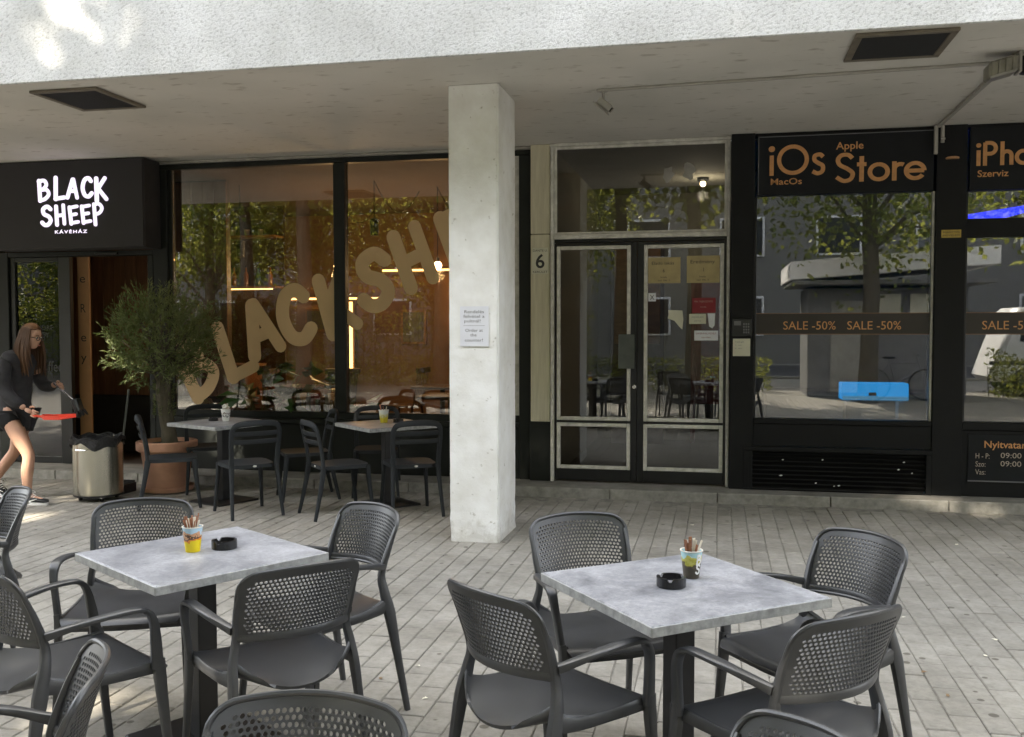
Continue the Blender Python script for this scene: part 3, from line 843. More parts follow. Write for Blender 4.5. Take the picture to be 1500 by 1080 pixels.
torn('paper_scrap', [(-.105, 1.755), (-.035, 1.755), (-.04, 1.64), (-.06, 1.612), (-.09, 1.63)], YN, 'paper_white', 'torn white paper strip right of the cream door notice')
for k in range(2):
    pts = []
    for q in range(14):
        a = 2 * math.pi * q / 14; rr = random.uniform(.5, 1.0)
        pts.append((-.49 + k * .20 + .07 * rr * math.cos(a), 3.10 + .02 * k + .10 * rr * math.sin(a)))
    torn('paper_scrap', pts, 9.4005, 'trim_pale', ('left' if k == 0 else 'right') + ' of two scraped paper remnants on the transom window')

# order notice on the column
t = notice('order_notice', -1.903, -1.682, 1.485, 1.785, 6.9565, 'paper_white', 'white order at the counter notice taped to the column', (
    ('Rendelés', .14, .83, .075, .70), ('felvétel a', .12, .715, .075, .74), ('pultnál!', .14, .60, .075, .58), ('-----------', .12, .50, .06, .74),
    ('Order at', .18, .365, .075, .62), ('the', .36, .25, .075, .22), ('counter!', .16, .12, .075, .64)), 'print_grey')
# ------------------------------------------------------------------ phone shop front
YS = 9.29
sf = thing('phone_shop_front', 'black panelled shop front with copper store lettering and louvre', 'storefront', (1.8, YS, .085), world_parts=True)
B = 'shop_black'
MB().box(.106, .322, YS - .01, 9.60, .086, SZ - .002, .004).build('pillar', B, sf)
MB().box(.324, 1.905, YS + .02, 9.42, 3.405, SZ - .002, .003).build('header', B, sf)
MB().box(2.165, 4.6, YS + .02, 9.42, 3.405, SZ - .002, .003).build('header', B, sf)
pn = MB().box(.345, 1.885, YS, YS + .05, 2.852, 3.403, .004).build('sign_panel', 'shop_panel', sf)
MB().box(.350, .356, YS - .004, YS - .001, 2.86, 3.395).box(.357, 1.88, YS - .004, YS - .001, 3.388, 3.395).build('edge_line', 'print_grey', pn)
geo_text('iOs', .445, 3.032, .282, YS - .006, 'copper_letter', pn, .13, sx=1.02, sp=.05)
geo_text('Store', 1.030, 2.952, .262, YS - .006, 'copper_letter', pn, .135, sx=1.12, sp=.025)
text_part('MacOs', .458, 2.948, .057, YS - .004, 'copper_letter', pn, 'lettering', .285, bold=.001)
text_part('Apple', 1.042, 3.252, .066, YS - .004, 'copper_letter', pn, 'lettering', .238, bold=.001)
p2 = MB().box(2.185, 4.3, YS, YS + .05, 2.842, 3.403, .004).build('sign_panel', 'shop_panel', sf)
x = geo_text('iPh', 2.235, 3.058, .208, YS - .006, 'copper_letter', p2, .16, sx=1.0, sp=.06)
x = geo_text('o', x, 3.058, .208, YS - .006, 'copper_letter', p2, .16, sx=1.0, sp=.06)
text_part('Szerviz', 2.246, 2.960, .058, YS - .004, 'copper_letter', p2, 'lettering', .258, bold=.001)
MB().box(1.907, 2.163, YS - .01, 9.60, .086, SZ - .002, .004).build('pillar', B, sf)
MB().lathe([(.0, 0), (.055, .0), (.058, .012), (.045, .02)], (2.035, YS - .02, 3.125), 18).build('lamp_cap', 'tan_panel', sf, True)
# window recesses: thin frame, pane, apron
MB().box(.324, .345, YS + .03, 9.42, .76, 2.85, .003).build('window_frame', 'steel_black', sf)
MB().box(1.885, 1.905, YS + .03, 9.42, .76, 2.85, .003).build('window_frame', 'bead_aluminium', sf)
MB().box(.346, 1.884, YS + .06, YS + .066, .762, 2.85).build('pane', 'shop_glass', sf)
MB().box(.324, 1.905, YS - .005, 9.44, .715, .759, .004).build('sill', B, sf)
MB().box(.324, 1.905, YS + .01, 9.40, .500, .713, .003).build('apron', B, sf)
lv = MB()
lv.box(.24, 1.905, YS - .02, YS + .02, .455, .498, .003).box(.24, .285, YS - .02, YS + .02, .10, .453, .003).box(1.86, 1.905, YS - .02, YS + .02, .10, .453, .003).box(.24, 1.905, YS - .02, YS + .02, .086, .099)
lo = lv.build('louvre', B, sf)
for k in range(8):
    z = .118 + k * .042
    s = MB().box(.287, 1.858, -.003, .003, -.021, .021)
    s.v = [(x, YS + .012 + y * math.cos(.7) - q * math.sin(.7), z + .012 + y * math.sin(.7) + q * math.cos(.7)) for (x, y, q) in s.v]
    s.build('slat', B, lo)
MB().box(.287, 1.858, YS + .06, YS + .07, .09, .46).build('backing', 'wall_dark', lo)
for q in range(9):                                        # paint chips on the louvre
    x, z = random.uniform(.35, 1.85), random.uniform(.13, .45)
    w = random.uniform(.008, .02)
    MB().add([(x - w, YS - .021, z), (x, YS - .0212, z - .007), (x + w, YS - .021, z + .002), (x + .2 * w, YS - .0212, z + .009)], [(0, 1, 2, 3)]).build('paint_chip', 'white_letter', lo)
# second bay
MB().box(2.165, 2.185, YS + .03, 9.42, .76, 2.84, .003).build('window_frame', 'steel_black', sf)
MB().box(2.186, 4.3, YS + .06, YS + .066, 2.595, 2.84).build('pane', 'shop_glass', sf)
MB().box(2.165, 4.3, YS + .02, 9.42, 2.425, 2.594, .004).build('cross_rail', B, sf)
MB().box(2.186, 4.3, YS + .06, YS + .066, .762, 2.424).build('pane', 'shop_glass', sf)
MB().box(2.165, 4.6, YS - .005, 9.44, .690, .759, .004).build('sill', B, sf)
MB().box(2.165, 4.6, YS + .01, 9.40, .086, .688, .003).build('apron', B, sf)
MB().box(4.302, 4.6, YS - .01, 9.60, .76, 3.404, .004).build('pillar', B, sf)
# sale band on the glass
for (x0, x1) in ((.347, 1.883), (2.187, 4.29)):
    MB().box(x0, x1, YS + .054, YS + .0585, 1.556, 1.752).build('sale_band', 'sale_band', sf)
    MB().box(x0, x1, YS + .0525, YS + .0535, 1.748, 1.754).box(x0, x1, YS + .0525, YS + .0535, 1.554, 1.560).build('band_line', 'copper_dim', sf)
for x in (.590, 1.163, 2.322, 2.895):
    text_part('SALE -50%', x, 1.600, .078, YS + .0525, 'copper_letter', sf, 'lettering', .475)
bo = MB().box(2.215, 3.30, YS - .004, YS + .008, .235, .655, .003).build('hours_board', 'shop_panel', sf)
MB().box(2.215, 3.30, YS - .012, YS - .005, .225, .236).build('board_ledge', 'print_grey', bo)
text_part('Nyitvatartás', 2.345, .535, .062, YS - .006, 'copper_letter', bo, 'lettering', .45, bold=.0012)
for s, x, z, w in (('H - P:', 2.275, .436, .12), ('09:00 - 18:00', 2.485, .445, .42), ('Szo:', 2.277, .362, .085), ('09:00 - 13:00', 2.485, .370, .42), ('Vas:', 2.278, .290, .085)):
    text_part(s, x, z, .048, YS - .006, 'pale_letter', bo, 'lettering', w)
MB().box(1.955, 2.12, YS - .014, YS - .011, 2.425, 2.495).build('sticker', 'sticker_yellow', sf)
text_part('RIASZTÓ', 1.965, 2.465, .016, YS - .0155, 'print_black', sf, 'lettering', .14)
text_part('FIGYELEM', 1.965, 2.437, .016, YS - .0155, 'print_black', sf, 'lettering', .14)

dp = thing('drain_pipe', 'short pale bracket and pipe stub at the shop front corner', 'pipe', (1.90, 9.24, 3.2), world_parts=True)
MB().box(1.875, 1.905, 9.235, 9.275, 3.17, SZ - .004, .004).build('duct', 'conduit_paint', dp)
MB().tube((1.945, 9.25, 3.27), (1.945, 9.25, SZ - .004), .016).build('pipe', 'conduit_paint', dp, True)
MB().box(1.925, 1.965, 9.225, 9.278, 3.29, 3.31, .003).build('clip', 'chrome', dp)

ip = thing('intercom', 'black keypad intercom on the pillar beside the door', 'intercom', (.21, YS - .02, 1.53), world_parts=True)
MB().box(.128, .300, YS - .032, YS - .012, 1.535, 1.705, .004).build('housing', 'steel_black', ip)
for r in range(4):
    for c in range(3):
        x, z = .225 + c * .021, 1.565 + r * .026
        MB().box(x, x + .015, YS - .037, YS - .033, z, z + .018, .002).build('key', 'print_grey', ip)
MB().box(.142, .205, YS - .035, YS - .033, 1.64, 1.68).build('speaker_grille', 'print_grey', ip)
notice('doorbell_list', .133, .292, 1.35, 1.515, YS - .014, 'paper_cream', 'cream paper list below the intercom keypad', (('Csengő', .12, .78, .07, .5), ('1. em', .12, .6, .06, .4), ('2. em', .12, .42, .06, .4)))

# ------------------------------------------------------------------ rooms behind the glass
def room(name, x0, x1, y0, y1, z0, z1, mf, mc, mw, mb=None):
    MB().box(x0, x1, y0, y1, z0 - .1, z0).build('floor_' + name, mf, kind='structure')
    MB().box(x0, x1, y0, y1, z1, z1 + .1).build('ceiling_' + name, mc, kind='structure')
    MB().box(x0, x1, y1, y1 + .1, z0, z1).build('wall_' + name + '_back', mb or mw, kind='structure')
    MB().box(x0 - .1, x0, y0, y1 + .1, z0, z1).build('wall_' + name + '_left', mw, kind='structure')
    MB().box(x1, x1 + .1, y0, y1 + .1, z0, z1).build('wall_' + name + '_right', mw, kind='structure')
room('cafe', -13.0, -1.80, 9.63, 14.6, .08, SZ, 'floor_dark', 'ceiling_taupe', 'plaster_taupe')
room('lobby', -1.64, .10, 9.63, 13.2, .08, SZ, 'floor_dark', 'lobby_wall', 'lobby_wall')
room('shop', .26, 6.5, 9.63, 11.6, .08, SZ, 'shop_floor', 'shop_ceiling', 'shop_wall')
MB().box(-16, -8.06, 9.45, 9.60, .086, SZ - .002).build('wall_end_left', 'wall_dark', kind='structure')
MB().box(4.602, 12, 9.30, 9.60, .086, SZ - .002).build('wall_end_right', 'shop_black', kind='structure')

# ------------------------------------------------------------------ inside the cafe
# wood panelled wall seen through the doorway
ww = thing('wood_wall_panelling', 'reddish brown vertical wood panelling behind the cafe doorway', 'panelling', (-7, 10.75, .08), world_parts=True)
for k in range(17):
    x = -8.5 + k * .155
    MB().box(x, x + .150, 10.70, 10.73, .78, 3.40, .003).build('plank', 'wood_wall', ww)
MB().box(-8.5, -5.87, 10.72, 10.80, .08, 3.42).build('backing', 'wood_dark', ww)
MB().box(-8.5, -5.87, 10.66, 10.718, .081, .775, .004).build('dado', 'wall_dark', ww)
mat('bottle_amber', (.25, .09, .02), .15, spec=.8)
mat('bottle_green', (.03, .09, .03), .15, spec=.8)
mat('cup_white', (.70, .68, .62), .5)
mat('picture_dark', (.05, .045, .035), .5, c2=(.18, .15, .10), scale=3)
mat('fabric_grey', (.14, .13, .12), .9)
def lit(o, label, cat, group=None): return tag(o, label, cat, group)
# shelves with bottles at the back
sh = thing('wall_shelf', 'wooden bar shelf seen through the left cafe window', 'shelf', (-7.1, 13.0, 2.1), world_parts=True)
MB().box(-8.6, -6.35, 12.98, 13.28, 2.20, 2.235, .004).build('board', 'wood_mid', sh)
MB().box(-8.6, -6.35, 12.98, 13.28, 2.95, 2.98, .004).build('board', 'wood_mid', sh)
MB().box(-8.6, -6.35, 13.285, 13.33, .082, 3.43).build('back_panel', 'wood_dark', sh)
for i in range(11):
    x = -8.45 + i * .195
    b = thing('bottle', 'amber bottle on the bar shelf' if i % 3 else 'green bottle on the bar shelf', 'bottle', (x, 13.13, 2.2355), group='bottles on the bar shelf' if i % 3 else 'green bottles on the bar shelf')
    MB().lathe([(.036, 0), (.038, .01), (.038, .17), (.014, .22), (.013, .28)], (0, 0, 0), 10).build('body', 'bottle_amber' if i % 3 else 'bottle_green', b, True)
    MB().lathe([(.015, .281), (.015, .30)], (0, 0, 0), 8).build('cap', 'steel_black', b)
for i in range(9):
    x = -8.4 + i * .22
    MBc = MB().lathe([(.03, 0), (.042, .09), (.038, .09), (.026, .01)], (0, 0, 0), 12)
    o = MBc.build('cup', 'cup_white'); o.location = (x, 13.12, 2.9805)
    tag(o, 'white cup on the upper bar shelf', 'cup', 'cups on the upper bar shelf')
led = thing('led_strip', 'warm light strip under the bar shelf', 'light strip', (-7.4, 12.97, 2.17), world_parts=True)
MB().box(-8.5, -6.4, 12.985, 13.005, 2.178, 2.196).build('tube', 'led_warm', led)
led = thing('led_strip', 'long warm horizontal light strip on the cafe back wall behind the letter A', 'light strip', (-5.8, 14.55, 2.1), world_parts=True)
MB().box(-7.0, -5.15, 14.52, 14.56, 2.07, 2.10).build('tube', 'led_warm', led)
MB().box(-7.02, -5.13, 14.565, 14.598, 2.03, 2.14).build('rail', 'wood_dark', led)
led = thing('led_strip', 'vertical warm light strip on the cafe back wall behind the letter C', 'light strip', (-5.15, 14.5, 1.0), world_parts=True)
MB().box(-5.70, -5.62, 14.12, 14.16, .95, 2.02).build('tube', 'led_warm', led)
MB().box(-5.73, -5.59, 14.165, 14.20, .081, 2.05).build('rail', 'wood_dark', led)
led = thing('led_strip', 'warm light strip above the letter K on the cafe back wall', 'light strip', (-4.6, 14.5, 2.5), world_parts=True)
MB().box(-5.25, -4.15, 14.52, 14.56, 2.51, 2.54).build('tube', 'led_warm', led)
MB().box(-5.27, -4.13, 14.565, 14.598, 2.47, 2.58).build('rail', 'wood_dark', led)
# framed picture with glow behind
pic = thing('framed_picture', 'dark framed landscape picture with warm backlight behind the letter H', 'picture', (-3.4, 14.3, 1.7), world_parts=True)
MB().box(-4.00, -2.45, 14.40, 14.44, 1.72, 2.72, .004).build('frame', 'steel_black', pic)
MB().box(-3.93, -2.52, 14.392, 14.399, 1.80, 2.65).build('canvas', 'picture_dark', pic)
for (x0, x1, z0, z1) in ((-4.06, -2.39, 2.74, 2.77), (-4.06, -2.39, 1.67, 1.70), (-4.07, -4.03, 1.67, 2.77)):
    MB().box(x0, x1, 14.47, 14.50, z0, z1).build('light_strip', 'led_warm', pic)
# pendant lamps
for i, (x, y, z, lb) in enumerate(((-5.95, 11.2, 2.62, 'black pendant lamp at the upper left of the first cafe window'), (-5.05, 12.2, 2.45, 'lit pendant bulb high behind the first cafe window'),
                                   (-4.15, 11.2, 2.85, 'black pendant spot near the window mullion'), (-3.55, 11.9, 2.42, 'lit pendant bulb behind the letter H'), (-7.15, 12.4, 2.55, 'copper tube pendant above the bar shelf'))):
    p = thing('pendant_lamp', lb, 'lamp', (x, y, z), group='pendant lamps in the cafe')
    MB().tube((0, 0, .10), (0, 0, SZ - z - .002), .006, n=6).build('cord', 'steel_black', p)
    if i in (1, 3):
        MB().lathe([(.018, .05), (.022, .10)], (0, 0, 0), 10).build('socket', 'steel_black', p)
        MB().ico((0, 0, 0), .055, 2).build('bulb', 'bulb_warm', p, True)
        ld = bpy.data.lights.new('pendant_light', 'POINT'); ld.energy = 7; ld.color = (1.0, .62, .28); ld.shadow_soft_size = .09
        lo_ = bpy.data.objects.new('pendant_light', ld); COL.objects.link(lo_); lo_.parent = p; lo_.location = (0, 0, -.12)
    else:
        MB().lathe([(.05, -.10), (.055, .10), (.02, .12)], (0, 0, 0), 14).build('shade', 'steel_black' if i != 4 else 'copper_letter', p, True)
    if i in (1, 2, 3):
        pts = [(0, 0, SZ - z - .01)]
        for q in range(1, 9):
            t_ = q / 8; pts.append((.55 * t_, .1 * t_, SZ - z - .02 - .38 * math.sin(math.pi * min(1, t_ * .9))))
        MB().sweep(pts, (.005, .005), n=6).build('cable', 'steel_black', p)
# spindle chairs and tables inside
def spindle_chair():
    t = thing('wooden_chair', 'dark wooden spindle back chair inside the cafe', 'chair')
    MB().box(-.21, .21, -.21, .21, .43, .46, .01).build('seat', 'wood_dark', t)
    for sx in (-1, 1):
        for sy in (-1, 1):
            MB().tube((sx * .17, sy * .17, .43), (sx * .21, sy * .22, 0), .018, .013, 8).build('leg', 'wood_dark', t, True)
    for k in range(7):
        x = -.18 + k * .06
        MB().tube((x * .9, .19, .46), (x * 1.08, .27, .92), .007, .006, 6).build('spindle', 'wood_dark', t, True)
    MB().box(-.24, .24, .255, .29, .91, .985, .01).build('top_rail', 'wood_dark', t)
    return t
sc0 = spindle_chair()
def table_in(x, y, lb):
    t = thing('cafe_table', lb, 'table', (x, y, .08))
    MB().box(-.35, .35, -.35, .35, .71, .745, .008).build('top', 'wood_dark', t)
    MB().tube((0, 0, .02), (0, 0, .71), .035, n=10).build('column', 'iron_black', t, True)
    MB().box(-.22, .22, -.22, .22, 0, .02, .004).build('base', 'iron_black', t)
for k, (x, y) in enumerate(((-5.6, 12.2), (-3.7, 12.6), (-3.1, 10.9), (-6.9, 11.4))):
    table_in(x, y, ('dark table inside the cafe behind the letter A', 'dark table inside the cafe behind the letter S', 'dark table just inside the right cafe window', 'dark table inside near the bar shelf')[k])
first = True
for k, (x, y, a, lb) in enumerate(((-5.1, 12.5, 200, 'spindle chair inside below the letter C'), (-4.55, 11.6, 150, 'spindle chair inside below the letter K'), (-3.05, 12.7, 95, 'spindle chair inside right of the letter S'),
                                   (-4.3, 12.8, 265, 'spindle chair inside beside the far table'), (-2.5, 11.3, 100, 'spindle chair inside near the column'), (-6.2, 12.0, 280, 'spindle chair inside left of the far table'))):
    c = sc0 if k == 0 else copy_tree(sc0)
    c.location = (x, y, .08); c.rotation_euler = (0, 0, R(a)); c['label'] = 'dark wooden ' + lb; c['group'] = 'wooden chairs inside the cafe'
# bar counter, coffee machine, more frames, magazines on the window bench
bc = thing('bar_counter', 'dark bar counter inside the cafe below the lit shelf', 'counter', (-7.4, 12.0, .08), world_parts=True)
MB().box(-8.7, -6.3, 11.95, 12.45, .0805, 1.08, .01).build('body', 'wood_wall', bc)
MB().box(-8.74, -6.26, 11.90, 12.50, 1.082, 1.12, .006).build('top', 'wood_mid', bc)
cmx = thing('coffee_machine', 'steel coffee machine on the bar counter', 'coffee machine', (-7.3, 12.2, 1.12), world_parts=True)
MB().box(-7.6, -7.0, 12.02, 12.42, 1.121, 1.55, .03).build('body', 'bin_steel', cmx)
MB().box(-7.56, -7.04, 11.99, 12.018, 1.22, 1.34, .004).build('panel', 'steel_black', cmx)
for k in range(6):
    q = MB().lathe([(.03, 0), (.045, .08), (.040, .08), (.028, .01)], (0, 0, 0), 12).build('cup', 'cup_white')
    q.location = (-7.52 + k * .09, 12.15 + .05 * (k % 2), 1.5505); tag(q, 'white cup warming on the coffee machine', 'cup', 'cups on the coffee machine')
for k, (x, z, w, h_, lb) in enumerate(((-6.35, 1.55, .5, .38, 'small dark picture low on the cafe back wall left of the light strip'), (-4.75, 1.35, .42, .55, 'small dark picture on the back wall under the letter K'), (-2.2, 1.5, .3, .6, 'narrow picture on the cafe back wall by the column'))):
    fp = thing('framed_picture', lb, 'picture', (x, 14.57, z), world_parts=True)
    MB().box(x - w / 2, x + w / 2, 14.55, 14.598, z, z + h_, .004).build('frame', 'wood_mid', fp)
    MB().box(x - w / 2 + .04, x + w / 2 - .04, 14.543, 14.549, z + .04, z + h_ - .04).build('canvas', 'picture_dark', fp)
bench = thing('window_bench', 'low wooden bench along the inside of the cafe window', 'bench', (-3.9, 9.8, .08), world_parts=True)
MB().box(-4.75, -2.3, 9.64, 9.92, .60, .64, .005).build('board', 'wood_mid', bench)
for x in (-4.6, -3.5, -2.45): MB().box(x, x + .04, 9.66, 9.90, .0805, .598, .004).build('leg', 'wood_dark', bench)
mats_ = ('bottle_green', 'paper_red', 'paper_white', 'sticker_yellow', 'paper_cream', 'wood_mid')
for k in range(11):
    x = -4.62 + k * .055; m_ = mats_[(k * 5) % 6]
    bk = MB().box(x, x + .04, 9.70, 9.88, .641, .641 + .20 + .03 * ((k * 7) % 3), .002).build('book', m_)
    tag(bk, {'bottle_green': 'green', 'paper_red': 'dark red', 'paper_white': 'white', 'sticker_yellow': 'yellow', 'paper_cream': 'cream', 'wood_mid': 'brown'}[m_] + ' book standing on the bench inside the cafe window', 'book', 'books on the window bench, ' + m_.split('_')[1])
# leafy plant inside the window
mat('leaf_indoor', (.05, .12, .025), .4, var=.3, scale=9)
def leaves_mesh(pts, dirs, ln, wd, up=None, bend=.15):
    """pointed leaves: four triangles each, folded along the midrib"""
    n = len(pts)
    pts = np.asarray(pts); dirs = np.asarray(dirs)
    dirs = dirs / np.linalg.norm(dirs, axis=1, keepdims=True)
    rnd = rng.normal(size=(n, 3))
    s = np.cross(dirs, rnd); s /= np.linalg.norm(s, axis=1, keepdims=True) + 1e-9
    nn = np.cross(s, dirs)
    ln = np.asarray(ln).reshape(-1, 1) * np.ones((n, 1)); wd = np.asarray(wd).reshape(-1, 1) * np.ones((n, 1))
    a = pts; b = pts + dirs * ln * .45 + s * wd / 2 + nn * ln * bend * .4; c = pts + dirs * ln - nn * ln * bend * .3; d = pts + dirs * ln * .45 - s * wd / 2 + nn * ln * bend * .4
    m = pts + dirs * ln * .48
    v = np.stack([a, b, c, d, m], 1).reshape(-1, 3)
    f = []
    for i in range(n):
        k = i * 5
        f += [(k, k + 1, k + 4), (k + 1, k + 2, k + 4), (k, k + 4, k + 3), (k + 3, k + 4, k + 2)]
    mb = MB(); mb.v = [tuple(q) for q in v.tolist()]; mb.f = f
    return mb
def indoor_plant(x, y, s, lb):
    t = thing('potted_plant', lb, 'plant', (x, y, .085))
    MB().lathe([(.13 * s, 0), (.17 * s, .30 * s), (.155 * s, .30 * s), (.15 * s, .27 * s)], (0, 0, 0), 18).build('pot', 'fabric_grey', t, True)
    P, D, Ln = [], [], []
    st = MB()
    for k in range(26):
        a = random.random() * 6.28; e = random.uniform(.5, 1.35); l = random.uniform(.35, .75) * s
        p1 = Vector((math.cos(a) * math.cos(e), math.sin(a) * math.cos(e), math.sin(e))) * l + Vector((0, 0, .28 * s))
        st.tube((0, 0, .27 * s), p1, .006, .003, 5)
        for q in range(3):
            P.append(p1 - Vector((0, 0, q * .05))); D.append((math.cos(a + random.uniform(-1.3, 1.3)), math.sin(a + random.uniform(-1.3, 1.3)), random.uniform(-.4, .5))); Ln.append(random.uniform(.15, .26) * s)
    st.build('stem', 'leaf_indoor', t)
    leaves_mesh([tuple(p) for p in P], D, Ln, [l * .42 for l in Ln]).build('foliage', 'leaf_indoor', t)
indoor_plant(-5.05, 9.95, 1.25, 'broad leaved plant inside the window below the letter L')
indoor_plant(-4.45, 10.05, .95, 'smaller leafy plant inside below the letter C')
# inside the lobby
mat('lobby_lamp', (.9, .8, .6), .5, emit=(1, .72, .36), estr=3.0)
lp = thing('lobby_lamp', 'small lit warm ceiling lamp in the entrance lobby', 'lamp', (-.20, 11.9, SZ), world_parts=True)
MB().lathe([(.07, -.002), (.07, -.03), (.05, -.05)], (-.20, 11.9, SZ), 14).build('base', 'steel_black', lp)
MB().ico((-.20, 11.9, SZ - .075), .035, 2).build('bulb', 'lobby_lamp', lp, True)
ld = bpy.data.lights.new('lobby_light', 'POINT'); ld.energy = 1.1; ld.color = (1.0, .84, .62); ld.shadow_soft_size = .07
o = bpy.data.objects.new('lobby_light', ld); COL.objects.link(o); o.parent = lp; o.location = (0, 0, -.22)
ob = thing('lobby_board', 'dark red board on the lobby wall behind the door', 'board', (-.25, 12.6, .09), world_parts=True)
MB().box(-.30, .06, 12.9, 12.95, .6, 2.2, .005).build('panel', 'lobby_red', ob)
MB().box(-.36, -.301, 12.88, 12.97, .0805, 2.25, .005).build('post', 'lobby_red', ob)
db = thing('lobby_door', 'orange brown wooden door standing inside the lobby', 'door', (-1.2, 12.5, .085), world_parts=True)
MB().box(-1.35, -.75, 12.6, 12.65, 1.40, 2.75, .005).build('panel', 'wood_mid', db)
MB().box(-1.40, -.70, 12.66, 12.72, .0805, 2.85, .005).build('frame', 'wood_dark', db)
# inside the phone shop: blue display box and blue light bar
db = thing('display_box', 'glowing cyan blue display box standing in the shop window', 'display', (1.5, 9.75, .70), world_parts=True)
MB().box(1.16, 1.76, 9.60, 9.86, .925, 1.085, .003).build('body', 'screen_blue', db)
mat('screen_pale', (.2, .4, .55), .4, emit=(.12, .42, .72), estr=.11)
MB().box(1.165, 1.755, 9.592, 9.599, .928, .965).build('lower_band', 'screen_pale', db)
MB().box(1.40, 1.47, 9.588, 9.5915, .968, 1.0).build('logo_plate', 'print_grey', db)
MB().box(1.20, 1.24, 9.64, 9.82, .0805, .923).box(1.68, 1.72, 9.64, 9.82, .0805, .923).build('stand', 'shop_wall', db)
lb_ = thing('blue_light_bar', 'slanted blue light bar high in the right shop window', 'light bar', (2.6, 9.8, 2.6), world_parts=True)
k = MB().box(-.45, .75, 9.72, 9.76, -.06, .075)
k.v = [(2.62 + x, y, 2.775 + z + x * .42) for (x, y, z) in k.v]
k.v = [(x, y, min(z, 2.835 + .0 * x)) for (x, y, z) in k.v]
k.build('tube', 'led_blue', lb_)
k = MB().box(-.50, .55, 9.765, 9.80, -.05, .05); k.v = [(2.62 + x, y, 2.745 + z + x * .42) for (x, y, z) in k.v]
k.build('rail', 'steel_black', lb_)
cn = thing('shop_counter', 'pale display counter inside the phone shop window', 'counter', (1.0, 10.6, .08), world_parts=True)
MB().box(.5, 2.4, 10.6, 11.1, .0805, .90, .01).build('body', 'shop_wall', cn)
MB().box(.48, 2.42, 10.57, 11.12, .902, .94, .006).build('top', 'trim_pale', cn)
# ------------------------------------------------------------------ the street behind the viewer (mirrored in the glass, shading the terrace)
def leaf_material(name, c1, c2, tr):
    m, nt, b = nodes_of(name); L = nt.links.new
    out = nt.nodes['Material Output']
    g_ = N(nt, 'ShaderNodeNewGeometry')
    rp = N(nt, 'ShaderNodeValToRGB'); rp.color_ramp.elements[0].color = (*c1, 1); rp.color_ramp.elements[1].color = (*c2, 1)
    L(g_.outputs['Random Per Island'], rp.inputs[0]); L(rp.outputs[0], b.inputs['Base Color'])
    b.inputs['Roughness'].default_value = .5
    t_ = N(nt, 'ShaderNodeBsdfTranslucent'); t_.inputs['Color'].default_value = (*tr, 1)
    mx = N(nt, 'ShaderNodeMixShader'); mx.inputs[0].default_value = .5
    L(b.outputs[0], mx.inputs[1]); L(t_.outputs[0], mx.inputs[2]); L(mx.outputs[0], out.inputs['Surface'])
    M[name] = m
leaf_material('street_leaf', (.04, .08, .012), (.11, .16, .03), (.30, .31, .055))
leaf_material('olive_leaf', (.06, .085, .028), (.21, .24, .10), (.17, .21, .06))
TS = np.array(_to_sun)
